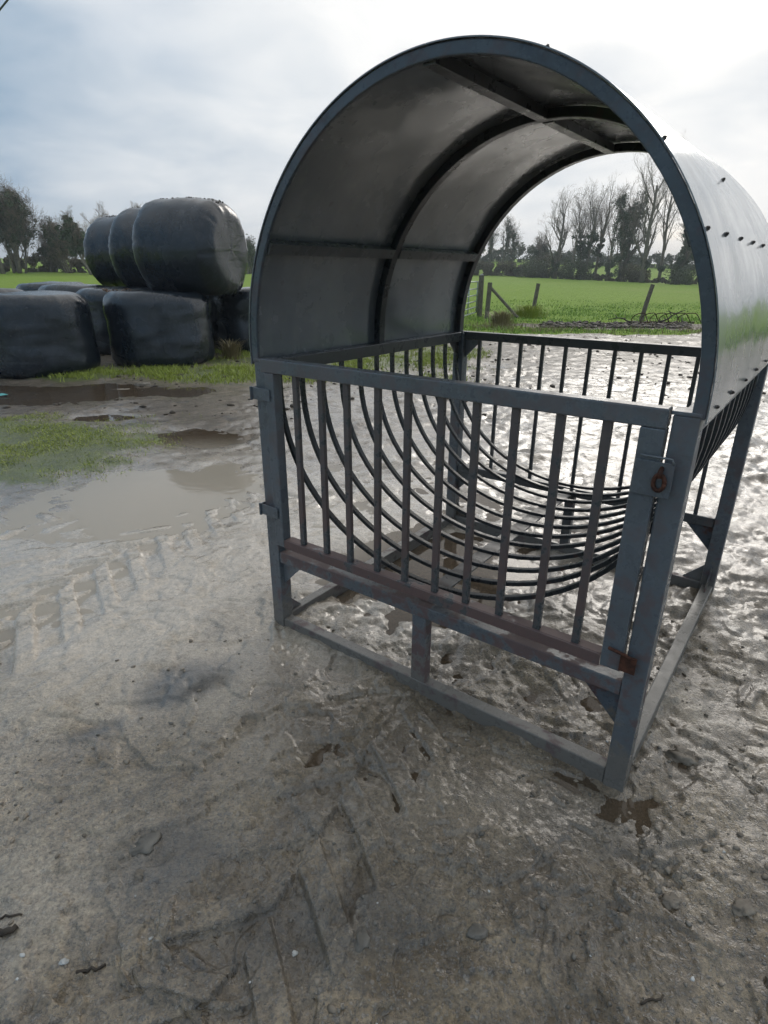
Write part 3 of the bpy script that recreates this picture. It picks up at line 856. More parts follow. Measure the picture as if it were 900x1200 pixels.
# ------------------------------------------------------------------ silage bales
def bale(name, loc, dia, height, seed, label, lying=None, rz=0.0, squash=1.0, roll=0.0):
    nu = 120
    rc = (0.28 if lying is not None else 0.20)
    Rm, hh = dia / 2, height / 2
    prof = [((Rm - rc) * i / 14, -hh, 0.0, -1.0) for i in range(14)]
    prof += [(Rm - rc + rc * math.sin(t_), -hh + rc - rc * math.cos(t_), math.sin(t_), -math.cos(t_)) for t_ in np.linspace(0, math.pi / 2, 16)]
    ns = 22
    prof += [(Rm, -hh + rc + (2 * hh - 2 * rc) * i / ns, 1.0, 0.0) for i in range(1, ns)]
    prof += [(r_, -z_, a_, -b_) for (r_, z_, a_, b_) in prof[:30][::-1]]
    prof = np.array(prof); nv = len(prof)
    a = np.linspace(0, 2 * math.pi, nu, endpoint=False)
    T, A = np.meshgrid(np.arange(nv), a, indexing='ij')
    cx, sx_ = np.cos(A), np.sin(A)
    r0, z0_, nr, nz = prof[T, 0], prof[T, 1], prof[T, 2], prof[T, 3]
    x_, y_ = r0 * cx, r0 * sx_
    n = fbm(x_ + z0_ * 0.7 + seed * 3.1, y_ - z0_ * 0.5, 1.1, 2, seed) + 0.5 * fbm(x_ * 1.2 + 4, z0_ * 1.4 + y_ * .6 + seed, 2.2, 2, seed + 3)
    corner = np.exp(-((np.minimum(np.abs(nr), np.abs(nz)) - 0.55) / 0.35) ** 2)
    pleat = fbm(A * 5.0, z0_ * 0.6 + 3, 2.0, 3, seed + 5)
    d_ = 0.040 * n + 0.016 * pleat * corner + 0.006 * fbm(A * 1.2, z0_ * 9, 1.0, 2, seed + 8)
    bulge = 0.03 * (1 - (z0_ / hh) ** 2) + 0.02 * (1 - (r0 / Rm) ** 2)
    X = x_ + nr * cx * (d_ + bulge); Y = y_ + nr * sx_ * (d_ + bulge); Z = z0_ + nz * (d_ * .8 + bulge)
    V = np.stack([X, Y, Z], -1).reshape(-1, 3)
    if lying is not None:
        V = V[:, [2, 0, 1]]                       # axis along x
        V[:, 2] *= squash
        V[:, 2] = np.maximum(V[:, 2], -dia / 2 * squash * 0.93 + 0.02 * n.reshape(-1))
        V[:, 2] += dia / 2 * squash * 0.93
    else:
        V[:, 2] += height / 2
        # the foot spreads a little
        low_ = 1 + 0.05 * np.clip(1 - V[:, 2] / (height * 0.6), 0, 1)
        V[:, 0] *= low_; V[:, 1] *= low_
    i = np.arange(nv - 1)[:, None] * nu; j = np.arange(nu)[None, :]; j2 = (j + 1) % nu
    Fa = np.stack([i + j, i + j2, i + nu + j2, i + nu + j], -1).reshape(-1, 4)
    if lying is not None:
        Fa = Fa[:, :]
    o = np_mesh(name, V, Fa, M['film'], smooth=True)
    o.location = loc; o.rotation_euler = (roll, 0, rz)
    tag(o, label, 'silage bale', 'black wrapped silage bales in the stack')
    return o


BH = 1.20
bale('silage_bale', (-5.50, 9.62, -0.03), 1.62, BH, 1, 'black wrapped bale at the left edge beside the brown puddle', rz=0.4)
bale('silage_bale', (-3.93, 10.80, -0.03), 1.66, BH, 2, 'black wrapped bale on the grass directly below the front top bale', rz=1.2)
bale('silage_bale', (-5.22, 12.35, -0.03), 1.60, BH, 3, 'black wrapped bale squeezed in the gap between the two front ground bales', rz=2.0)
bale('silage_bale', (-2.72, 12.65, -0.03), 1.62, BH + 0.02, 4, 'black wrapped ground bale half hidden behind the feeder roof edge', rz=0.1)
bale('silage_bale', (-7.62, 11.75, -0.03), 1.62, BH, 5, 'black wrapped bale whose top shows behind the leftmost front bale', rz=2.8)
bale('silage_bale', (-8.55, 16.1, 0.0), 1.62, BH + 0.02, 6, 'farthest black ground bale with pale shiny top before the left pasture', rz=3.3)
bale('silage_bale', (-6.95, 14.2, -0.03), 1.62, BH + 0.02, 7, 'black ground bale with pale shiny top under the far end top bale', rz=1.9)
bale('silage_bale', (-4.15, 14.35, -0.03), 1.60, BH, 8, 'hidden black ground bale carrying the middle top bale', rz=0.9)
bale('silage_bale', (-5.75, 16.0, 0.0), 1.60, BH, 9, 'hidden black ground bale carrying the far end top bale', rz=0.6)
TR = R(-15)
bale('silage_bale', (-3.42, 11.45, BH - 0.10), 1.62, 1.52, 11, 'nearest black bale lying on top of the stack, its round end showing', lying=True, rz=TR, squash=0.99)
bale('silage_bale', (-4.66, 13.35, BH - 0.08), 1.62, 1.50, 12, 'middle black bale of the three lying on top of the stack', lying=True, rz=TR + R(2), squash=0.99)
bale('silage_bale', (-6.12, 15.35, BH - 0.06), 1.60, 1.50, 13, 'far end black bale of the three lying on top of the stack', lying=True, rz=TR - R(3), squash=0.98)

# ------------------------------------------------------------------ grass
def blades(name, pts, hmin, hmax, width, mat, lean=0.5, label=None, seed=1, stuff=True):
    g_ = np.random.default_rng(seed)
    n = len(pts)
    P = np.array(pts)
    z = ground_z(P[:, 0], P[:, 1]) - 0.006
    a = g_.uniform(0, 2 * math.pi, n); h = g_.uniform(hmin, hmax, n)
    wd = width * g_.uniform(0.6, 1.3, n)
    ln = lean * h * g_.uniform(0.2, 1.0, n); la = g_.uniform(0, 2 * math.pi, n)
    base = np.stack([P[:, 0], P[:, 1], z], -1)
    s = np.stack([np.cos(a), np.sin(a), np.zeros(n)], -1) * wd[:, None] * 0.5
    l = np.stack([np.cos(la), np.sin(la), np.zeros(n)], -1) * ln[:, None]
    up = np.array([0, 0, 1.0])
    mid = base + l * 0.35 + up * (h * 0.55)[:, None]
    tip = base + l + up * (h * 0.95)[:, None]
    V = np.stack([base - s, base + s, mid + s * 0.7, mid - s * 0.7, tip + s * 0.1, tip - s * 0.1], 1).reshape(-1, 3)
    b = np.arange(n)[:, None] * 6
    Fa = np.concatenate([b + np.array([[0, 1, 2, 3]]), b + np.array([[3, 2, 4, 5]])])
    o = np_mesh(name, V, Fa, M[mat])
    tag(o, label, kind='stuff')
    return o


def scatter(n, x0, x1, y0, y1, fn, seed):
    g_ = np.random.default_rng(seed)
    x = g_.uniform(x0, x1, n); y = g_.uniform(y0, y1, n)
    keep = fn(x, y) > g_.uniform(0, 1, n)
    return np.stack([x[keep], y[keep]], -1)


clump = lambda x, y, f, s: np.clip(0.5 + 1.6 * fbm(x, y, f, 3, s), 0, 1)
patchf = lambda x, y: np.clip(masks(x, y)[1] * 1.1 - 0.15, 0, 1) * (0.08 + 0.92 * np.clip(clump(x, y, 2.2, 5) * 1.6 - .3, 0, 1))
p1 = scatter(95000, -6.2, -1.8, 3.9, 6.9, patchf, 3)
blades('grass', p1, 0.008, 0.032, 0.006, 'grass', 1.6, 'short muddy grass patch at the left of the yard', 5)
p2 = scatter(120000, -6.0, 2.2, 8.2, 15.5, patchf, 4)
blades('grass', p2, 0.03, 0.085, 0.012, 'grass', 1.0, 'bright grass before the bales and behind the feeder', 6)
fieldf = lambda x, y: np.clip(masks(x, y)[0] * 1.4 - 0.4, 0, 1) * (0.15 + 0.85 * clump(x, y, 0.7, 15))
p3 = scatter(190000, -22, 22, 13, 36, lambda x, y: fieldf(x, y) * sstep(36, 18, y), 5)
blades('field_grass', p3, 0.04, 0.11, 0.022, 'fgrass', 0.8, 'pasture grass beyond the yard', 7)
edge = lambda x, y: np.clip(1 - np.abs(y - 17.4 - 0.6 * fbm(x, y, 0.4, 2, 19)) / 2.2, 0, 1) * clump(x, y, 0.9, 25) * np.clip(masks(x, y)[0] + 0.3, 0, 1) * 0.8
p4 = scatter(42000, -2, 16, 14.5, 22, edge, 6)
blades('dead_grass', p4, 0.05, 0.22, 0.012, 'dead', 1.2, 'pale dead grass along the field edge', 8)

# ------------------------------------------------------------------ trees
def grow_tree(seed, height, spread, trunk_r, forks=2, twiggy=1.0, lean=(0, 0), clear=0.25, ivy=0.6, ivy_lo=-1):
    g_ = random.Random(seed)
    wood = MB(); twigs_V = []; twigs_F = []; ivy_pts = []

    def tw(path, r0, r1):
        n = len(path); b = len(twigs_V)
        for i, p in enumerate(path):
            t = (path[min(i + 1, n - 1)] - path[max(i - 1, 0)]).normalized()
            s = t.orthogonal().normalized(); u = t.cross(s); r = r0 + (r1 - r0) * i / (n - 1)
            for j in range(3):
                q = p + s * (r * math.cos(2.094 * j)) + u * (r * math.sin(2.094 * j)); twigs_V.append((q.x, q.y, q.z))
        for i in range(n - 1):
            for j in range(3):
                a, c = b + i * 3 + j, b + i * 3 + (j + 1) % 3
                twigs_F.append((a, c, c + 3, a + 3))

    def branch(p, d, length, r, level):
        nseg = 5 if level < 2 else (4 if level < 3 else 3)
        path = [p.copy()]; dd = d.normalized(); q = p.copy(); radii = [r]
        wob = 0.16 if level < 1 else 0.28
        for i in range(nseg):
            dd = (dd + Vector((g_.uniform(-1, 1), g_.uniform(-1, 1), g_.uniform(-0.6, 0.8))) * wob * (0.8 if level else 0.45) + Vector((0, 0, 0.10 if level < 3 else 0.02))).normalized()
            q = q + dd * (length / nseg); path.append(q.copy()); radii.append(r * (1 - 0.62 * (i + 1) / nseg))
        if level <= 2:
            wood.tube(path, radii, 7 if level == 0 else 5)
        else:
            tw(path, r, r * 0.35)
        if level <= 1:
            for i, pp in enumerate(path):
                f_ = (pp.z / height)
                if ivy_lo <= f_ < ivy:
                    ivy_pts.append((pp, radii[i], f_, level))
        if level >= 5 or (level >= 4 and twiggy < 0.8):
            return
        nch = {0: int(7 + 3 * forks), 1: 6, 2: 5, 3: 5, 4: 3}[level]
        nch = max(2, int(nch * (twiggy if level > 1 else 1)))
        for k in range(nch):
            t_ = clear + (1 - clear) * (k + g_.random()) / nch if level == 0 else 0.22 + 0.78 * (k + g_.random()) / nch
            t_ = min(t_, 0.99)
            fi = t_ * nseg; i0 = int(fi); pp = path[i0].lerp(path[i0 + 1], fi - i0)
            loc = (path[i0 + 1] - path[i0]).normalized()
            sd_ = loc.orthogonal().normalized(); sd_.rotate(Matrix.Rotation(g_.uniform(0, 6.283), 3, loc))
            ang = g_.uniform(0.35, 0.75) if level < 2 else g_.uniform(0.4, 1.0)
            nd = (loc * math.cos(ang) + sd_ * math.sin(ang) * (spread if level == 0 else 1.0) + Vector((0, 0, 0.25 if level < 2 else 0.05))).normalized()
            ln = length * g_.uniform(0.38, 0.60) * (1.1 - 0.5 * t_ if level == 0 else 1.0)
            rr2 = max(r * (1 - 0.6 * t_) * g_.uniform(0.42, 0.62), 0.009)
            branch(pp, nd, ln, rr2, level + 1)

    stems = [(Vector((0, 0, -0.2)), Vector((lean[0], lean[1], 1)), height * 0.62, trunk_r)]
    if forks > 1:
        for k in range(forks - 1):
            a = g_.uniform(0, 6.28)
            stems.append((Vector((0.5 * math.cos(a), 0.5 * math.sin(a), -0.2)), Vector((0.22 * math.cos(a) + lean[0], 0.22 * math.sin(a) + lean[1], 1)), height * g_.uniform(0.5, 0.62), trunk_r * 0.75))
    for s_ in stems:
        branch(*s_, 0)
    return wood, (twigs_V, twigs_F), ivy_pts


def leaves_mesh(centres, radii, count, size, seed, flat=0.8):
    """leaf-sized quads in clumps round the given points"""
    g_ = np.random.default_rng(seed)
    C_ = np.array(centres, dtype=float); Rr = np.array(radii, dtype=float)
    idx = g_.integers(0, len(C_), count)
    d = g_.normal(size=(count, 3)); d /= np.linalg.norm(d, axis=1)[:, None]
    rad = Rr[idx] * g_.uniform(0.25, 1.0, count) ** 0.6
    P = C_[idx] + d * rad[:, None]
    a = g_.normal(size=(count, 3)); a /= np.linalg.norm(a, axis=1)[:, None]
    b = np.cross(a, g_.normal(size=(count, 3))); b /= np.linalg.norm(b, axis=1)[:, None]
    s = (size * g_.uniform(0.6, 1.4, count))[:, None]
    V = np.stack([P - a * s, P + b * s * 0.6, P + a * s, P - b * s * 0.6], 1).reshape(-1, 3)
    Fa = np.arange(count * 4).reshape(-1, 4)
    return V, Fa


def make_tree(name, seed, height, label, loc, group='bare trees along the far field edge', spread=1.0, trunk_r=0.28, forks=1, twiggy=1.0, lean=(0, 0), ivy=0.0, ivy_n=6000, ivy_r=0.5, clear=0.25, leaf=0.10, kind='tree', ivy_lo=-1):
    wood, (tv, tf), ip = grow_tree(seed, height, spread, trunk_r, forks, twiggy, lean, clear, ivy, ivy_lo)
    root = empty(name, loc, 0)
    tag(root, label, kind, group)
    wood.build('trunk', M['bark'], root, smooth=True)
    np_mesh('crown', tv, tf, M['twig'], root)
    if ivy > 0 and ip:
        g_ = random.Random(seed + 1)
        cs, rs = [], []
        for (p, r_, f_, lv) in ip:
            for q in range(3 if lv == 0 else 1):
                o_ = Vector((g_.uniform(-1, 1), g_.uniform(-1, 1), g_.uniform(-1.0, 1.0))) * ivy_r * 0.9
                cs.append(tuple(p + o_)); rs.append(ivy_r * g_.uniform(0.45, 1.15) * (1.0 if lv == 0 else 0.75))
        V, Fa = leaves_mesh(cs, rs, ivy_n, leaf, seed)
        V = V[np.repeat((V.reshape(-1, 4, 3)[:, :, 2].min(1) > 0.0), 4)]
        Fa = np.arange(len(V)).reshape(-1, 4)
        np_mesh('ivy', V, Fa, M['ivy'], root)
    return root


def dir_at(u, dist):
    """ground point at picture column u (of 900) and forward distance dist; used to lay out the far trees"""
    x = (u - 450) / 688.8 * (dist * cp)
    return x, dist


def zg(x, y):
    return float(big_z(np.array([x]), np.array([y]))[0])


TREES = [
    # u, dist, height, seed, spread, trunk, forks, twig, lean, ivy, ivy_n, ivy_r, clear, label
    (572, 118, 10.5, 21, .6, .20, 1, .8, (0, 0), .75, 2200, .32, .2, 'slim ivy covered tree just above the field gate'),
    (586, 122, 11.8, 22, .6, .20, 1, .8, (0.02, 0), .75, 2400, .34, .2, 'narrow ivy clad tree second from the left inside the arch'),
    (598, 120, 9.5, 23, .5, .20, 1, .8, (0, 0), .75, 2600, .4, .2, 'short pointed ivy tree beside a low hedge gap'),
    (649, 98, 15.0, 24, 1.6, .32, 1, .85, (0.03, 0), .22, 3000, .5, .2, 'broad bare tree with wide open crown left of the ivy trunks'),
    (684, 96, 15.0, 25, .7, .26, 2, .8, (0, 0), .42, 6000, .6, .3, 'tall bare tree with twin ivy wrapped stems'),
    (696, 100, 16.5, 26, .5, .26, 1, .75, (0, 0), .35, 3500, .5, .3, 'straight slender bare tree right of the twin stems'),
    (727, 92, 15.5, 27, .75, .34, 2, .8, (0, 0), .72, 11000, .75, .2, 'heavy tree smothered in dark ivy at the middle of the row'),
    (752, 88, 19.5, 28, 1.1, .36, 1, .85, (0.04, 0), .14, 2200, .45, .15, 'tallest bare tree with fine upright twigs in the arch opening'),
    (772, 96, 19.0, 29, .9, .28, 1, .8, (0, 0), .12, 2500, .4, .3, 'tall pale bare tree standing behind the tallest one'),
    (793, 84, 12.5, 30, 1.1, .36, 1, 1.0, (0.12, 0), .60, 9000, .6, .25, 'leaning ivy covered tree nearest the front roof rib'),
    (822, 90, 14.0, 31, 1.0, .30, 2, .9, (0, 0), .3, 5000, .6, .25, 'bare tree partly cut off by the front roof rib'),
    (628, 108, 8.5, 32, .9, .20, 2, .8, (0, 0), .5, 5000, .7, .2, 'small bushy tree standing left of the broad bare tree'),
    (712, 110, 13.5, 33, .9, .24, 1, .75, (0, 0), .2, 3500, .6, .25, 'faint bare tree seen behind the ivy trunks'),
    (668, 112, 12.5, 34, 1.2, .24, 1, .75, (0, 0), .2, 3000, .5, .25, 'faint bare tree in the gap of the row'),
]
for (u, dist, hh, seed, sprd, tr, fk, tg, ln, iv, ivn, ivr, clr, lab) in TREES:
    x, y = dir_at(u, dist)
    make_tree('bare_tree', seed, hh, lab, (x, y, zg(x, y)), spread=sprd, trunk_r=tr, forks=fk, twiggy=tg, lean=ln, ivy=iv, ivy_n=ivn, ivy_r=ivr, clear=clr)
LT = [
    (22, 62, 9.6, 41, .8, .17, 4, .8, (0.05, 0), .92, 11000, .60, .15, 'tall tree crowded with dark green ivy at the far left'),
    (2, 60, 10.5, 42, .9, .24, 2, .9, (-0.10, 0), .55, 9000, .6, .2, 'leaning bare tree with thin upright twigs at the left picture edge'),
    (58, 66, 5.8, 43, 1.3, .13, 3, .8, (0.1, 0), .35, 5000, .5, .15, 'low leaning thorn tree right of the tall ivy tree'),
    (80, 64, 6.4, 44, 1.3, .13, 4, .8, (-0.35, 0), .80, 5500, .45, .15, 'round windswept thorn tree leaning to the left'),
    (106, 60, 6.9, 45, 1.3, .14, 2, .9, (-0.35, 0), .88, 9000, .42, .3, 'windswept tree rising just left of the top bales'),
    (128, 64, 7.4, 46, 1.1, .20, 2, .9, (-0.1, 0), .5, 6000, .45, .2, 'bare thorn tree behind the far end top bale'),
    (170, 66, 8.2, 47, .8, .20, 1, .9, (0, 0), .2, 3000, .45, .2, 'thin tree whose twigs peep over the middle top bale'),
    (292, 80, 5.2, 48, .8, .14, 3, .9, (0, 0), .8, 7000, .7, .1, 'evergreen bushy tree between the bales and the feeder'),
]
for (u, dist, hh, seed, sprd, tr, fk, tg, ln, iv, ivn, ivr, clr, lab) in LT:
    x, y = dir_at(u, dist)
    make_tree('hedgerow_tree', seed, hh, lab, (x, y, zg(x, y)), group='trees beyond the left pasture', spread=sprd, trunk_r=tr, forks=fk, twiggy=tg, lean=ln, ivy=iv, ivy_n=ivn, ivy_r=ivr, clear=clr, leaf=0.09, ivy_lo=0.30)


def hedge(name, u0, d0, u1, d1, hgt, thick, count, mat, label, seed, leaf=0.10, group=None, jag=0.35):
    x0, y0 = dir_at(u0, d0); x1, y1 = dir_at(u1, d1)
    L = math.hypot(x1 - x0, y1 - y0); n = int(L / 0.9)
    g_ = random.Random(seed); cs, rs = [], []
    for i in range(n):
        t_ = i / max(1, n - 1)
        bx, by = x0 + (x1 - x0) * t_, y0 + (y1 - y0) * t_
        top = hgt * (1 + jag * float(fbm(np.array([bx]), np.array([by]), 0.15, 3, seed)[0]) * 2)
        for k in range(5):
            hh = g_.uniform(0.1, 1.0) * top
            cs.append((bx + g_.uniform(-.6, .6), by + g_.uniform(-1, 1) * thick, zg(bx, by) + hh - 0.2)); rs.append(g_.uniform(.45, 1.0) * min(1.0, hgt * 0.4))
    V, Fa = leaves_mesh(cs, rs, count, leaf, seed)
    cx_, cy_ = (x0 + x1) / 2, (y0 + y1) / 2
    V = V - np.array([cx_, cy_, 0])
    o = np_mesh(name, V, Fa, M[mat]); o.location = (cx_, cy_, 0)
    tag(o, label, 'hedge', group)
    return o


hedge('hedge', 545, 104, 612, 104, 2.0, 1.0, 22000, 'bramble', 'brown clipped hedge beyond the field gate', 51, group='hedges round the fields', jag=.15)
hedge('hedge', 606, 102, 700, 96, 1.1, 1.0, 17000, 'hedge', 'rough dark hedge under the broad bare tree', 52, group='hedges round the fields')
hedge('hedge', 700, 94, 852, 86, 0.9, 1.0, 20000, 'bramble', 'low brown bramble hedge below the tallest trees', 53, group='hedges round the fields')
hedge('hedge', 540, 150, 880, 140, 3.0, 1.5, 40000, 'hedge', 'far tall hedge across the second field', 54, .16, group='hedges round the fields')
hedge('hedge', -60, 64, 135, 68, 1.4, 1.0, 30000, 'bramble', 'dark hedge bottom under the leaning trees at the left', 55, group='hedges round the fields')
hedge('hedge', 135, 70, 300, 84, 2.4, 1.2, 32000, 'hedge', 'hedge hidden behind the bale stack', 56, group='hedges round the fields')
hedge('hedge', 300, 84, 545, 104, 2.6, 1.2, 38000, 'hedge', 'hedge crossing behind the feeder roof', 57, group='hedges round the fields')


def bush(u, dist, rad, hgt, mat, label, seed, n=5000):
    x, y = dir_at(u, dist)
    g_ = random.Random(seed)
    cs = [(g_.uniform(-1, 1) * rad, g_.uniform(-1, 1) * rad, g_.uniform(0.1, 1) * hgt * (0.7 + .3 * g_.random())) for _ in range(26)]
    V, Fa = leaves_mesh(cs, [g_.uniform(.3, .6) * rad for _ in cs], n, 0.10, seed)
    V = V[np.repeat(V.reshape(-1, 4, 3)[:, :, 2].min(1) > -0.1, 4)]
    root = empty('bush', (x, y, zg(x, y)))
    tag(root, label, 'bush', 'bushes at the foot of the far trees')
    np_mesh('foliage', V, np.arange(len(V)).reshape(-1, 4), M[mat], root)
    mb = MB()
    for k in range(5):
        a = g_.uniform(0, 6.28); mb.tube([(0, 0, -0.1), (math.cos(a) * rad * .5, math.sin(a) * rad * .5, hgt * .6), (math.cos(a) * rad * .8, math.sin(a) * rad * .8, hgt * .95)], [.06, .04, .015], 5)
    mb.build('stems', M['bark'], root)


bush(622, 100, 2.2, 3.4, 'hedge', 'dark round bush in front of the small bushy tree', 61)
bush(672, 95, 1.8, 2.8, 'hedge', 'dark bush between the broad tree and the twin stems', 62)
bush(742, 90, 1.5, 2.0, 'bramble', 'low brown bush at the foot of the tallest tree', 63)
bush(808, 82, 1.8, 2.2, 'hedge', 'dark bush at the foot of the leaning ivy tree', 64)
bush(640, 104, 2.0, 3.6, 'bramble', 'brown bush left of the broad tree trunk', 65)

# ------------------------------------------------------------------ fence, gate and odd things at the field edge
def fence_post(u, dist, hgt, r, tilt, label, brace=None, cap=False, moss=False):
    x, y = dir_at(u, dist)
    root = empty('fence_post', (x, y, gz(x, y)))
    tag(root, label, 'fence post', 'wooden fence posts at the field edge')
    mb = MB()
    p = [Vector((0, 0, -0.1)), Vector((tilt * .5, 0, hgt * .5)), Vector((tilt, 0, hgt))]
    mb.tube(p, [r, r * .97, r * .93], 10)
    mb.build('post_shaft', M['wood'], root)
    if cap:
        c = MB(); c.tube([(0, 0, hgt + .001), (0, 0, hgt + .05)], [r * .75, r * .4], 10); c.build('insulator', M['white'], root, smooth=True)
    return root, x, y


gp, gpx, gpy = fence_post(563.5, 22.1, 1.36, 0.10, 0.0, 'thick gate post with a white knob beside the field gate', cap=True)
gp2, g2x, g2y = fence_post(572.5, 21.6, 1.18, 0.085, 0.04, 'strainer post with a diagonal brace next to the gate post')
mb = MB(); mb.tube([(g2x + .07, g2y, gz(g2x, g2y) + 1.02), (g2x + 1.02, g2y - .3, gz(g2x + 1, g2y) + 0.03)], 0.05, 8)
o = mb.build('brace_pole', M['wood']); tag(o, 'diagonal wooden brace leaning on the strainer post', 'brace pole')
mb = MB()
fence_post(627, 22.6, 1.12, 0.075, 0.12, 'short wooden fence post overgrown with grass at its foot')
fence_post(758, 20.4, 1.16, 0.07, 0.22, 'leaning wooden fence post by the tangled dead branches')
# gate: tubular, leading away to the left
gr = empty('field_gate', (gpx - 0.12, gpy, 0.0), 0.0)
tag(gr, 'galvanised tubular field gate hanging at the far side of the yard', 'field gate')
gdir = Vector((-0.95, -2.9, 0)).normalized(); GL = 3.2; z0 = gz(gpx, gpy)
def gp_(t_, z): return Vector((gdir.x * GL * t_, gdir.y * GL * t_, z0 + z))
for k, z in enumerate((0.15, 0.33, 0.52, 0.72, 0.93, 1.16)):
    MB().tube([gp_(0, z), gp_(1, z)], 0.02, 8).build('gate_rail', M['galv'], gr, smooth=True)
for t_ in (0.0, 0.5, 1.0):
    MB().tube([gp_(t_, 0.13), gp_(t_, 1.18)], 0.022, 8).build('gate_upright', M['galv'], gr, smooth=True)
e0 = (gpx - 0.12 + gdir.x * (GL + .14), gpy + gdir.y * (GL + .14))
ep = empty('fence_post', (e0[0], e0[1], gz(*e0))); tag(ep, 'gate closing post hidden behind the back feeder rib', 'fence post', 'wooden fence posts at the field edge')
MB().tube([(0, 0, -.1), (0, 0, 1.3)], 0.09, 10).build('post_shaft', M['wood'], ep)

# tussocks
def tussock(x, y, n, hgt, label, mat='dead', seed=1, rad=0.14):
    g_ = np.random.default_rng(seed)
    pts = g_.normal(size=(n, 2)) * rad * 0.5
    a = np.arctan2(pts[:, 1], pts[:, 0]); h = hgt * g_.uniform(.4, 1, n); out = h * g_.uniform(.2, .8, n)
    b = np.stack([pts[:, 0], pts[:, 1], np.zeros(n)], -1)
    s = np.stack([-np.sin(a), np.cos(a), np.zeros(n)], -1) * 0.008
    dirv = np.stack([np.cos(a), np.sin(a), np.zeros(n)], -1)
    mid = b + dirv * (out * .35)[:, None] + np.array([0, 0, 1]) * (h * .7)[:, None]
    tip = b + dirv * out[:, None] + np.array([0, 0, 1]) * (h * .85)[:, None]
    V = np.stack([b - s, b + s, mid + s * .7, mid - s * .7, tip + s * .1, tip - s * .1], 1).reshape(-1, 3)
    i = np.arange(n)[:, None] * 6
    Fa = np.concatenate([i + np.array([[0, 1, 2, 3]]), i + np.array([[3, 2, 4, 5]])])
    o = np_mesh('grass_tussock', V, Fa, M[mat]); o.location = (x, y, gz(x, y) - .01)
    tag(o, label, 'grass tussock', 'grass tussocks')


x, y = dir_at(590, 18.6); tussock(x, y, 500, .55, 'tall pale tussock in front of the brace pole', 'dead', 71, .3)
x, y = dir_at(624, 22.2); tussock(x, y, 700, .55, 'green tussock wrapped round the short fence post', 'grass', 72, .5)
x, y = dir_at(612, 22.0); tussock(x, y, 400, .35, 'low tussock left of the short fence post', 'grass', 73, .4)
x, y = dir_at(261, 11.15); tussock(x, y, 260, .42, 'reddish dry weed standing by the bale nearest the feeder', 'dead', 74, .14)
x, y = dir_at(44, 18.3); tussock(x, y, 500, .5, 'dry tussock before the left hedge', 'dead', 75, .4)

# tangled dead branches and debris at the field edge
def branch_thing(x, y, L, ang, r, label, seed, curl=0.3, up=0.2, mat='stick', name='dead_branch', group='dead branches at the field edge'):
    g_ = random.Random(seed); p = Vector((0, 0, 0.03)); d = Vector((math.cos(ang), math.sin(ang), up)); path = [p.copy()]
    for i in range(9):
        d = (d + Vector((g_.uniform(-1, 1), g_.uniform(-1, 1), g_.uniform(-.6, .4))) * curl).normalized()
        p = p + d * L / 9; p.z = max(p.z, 0.01); path.append(p.copy())
    mb = MB(); mb.tube(path, [r * (1 - .07 * i) for i in range(10)], 7)
    for k in (3, 5, 6):
        q = path[k]; dd = Vector((g_.uniform(-1, 1), g_.uniform(-1, 1), g_.uniform(0, .8))).normalized()
        mb.tube([q, q + dd * L * .18, q + dd * L * .32 + Vector((0, 0, -.03))], [r * .5, r * .35, r * .15], 5)
    o = mb.build(name, M[mat], smooth=True); o.location = (x, y, gz(x, y) + .01); tag(o, label, 'branch', group)


labs = ['dark curled dead branch right of the leaning fence post', 'pale dead branch sticking up beside the front rib', 'forked dead branch lying on the debris strip',
        'thin dead branch at the foot of the leaning post', 'bleached branch lying nearest the front roof rib', 'short dark branch in the middle of the debris strip']
for k, (u, dd, L, a, r) in enumerate(((778, 19.4, 1.6, .2, .035), (806, 18.8, 1.4, .7, .05), (748, 19.3, 1.2, 2.6, .03), (764, 19.8, 1.0, .1, .03), (812, 18.3, 1.3, .5, .055), (724, 19.0, 1.0, 2.9, .03))):
    x, y = dir_at(u, dd); branch_thing(x, y, L * .62, a, r * .9, labs[k], 80 + k, .4, .2, 'stick' if k not in (1, 4) else 'wood')
# rusty hoop of old metal
x, y = dir_at(786, 19.6)
mb = MB()
for k in range(6):
    cxh = -0.75 + 0.27 * k
    mb.tube([Vector((cxh + .05 * k + 0.26 * math.cos(a) * (1 + .1 * k), .1 * math.sin(3 * a), 0.02 + 0.30 * max(0, math.sin(a)))) for a in np.linspace(0, math.pi, 12)], 0.014, 6)
mb.tube([(-.95, 0, .03), (1.05, 0.05, .03)], 0.016, 6)
o = mb.build('scrap_tines', M['rust'], smooth=True); o.location = (x, y, gz(x, y)); o.rotation_euler = (0.0, 0, 0.05)
tag(o, 'rusty curved metal tines lying in the debris by the leaning post', 'scrap metal')


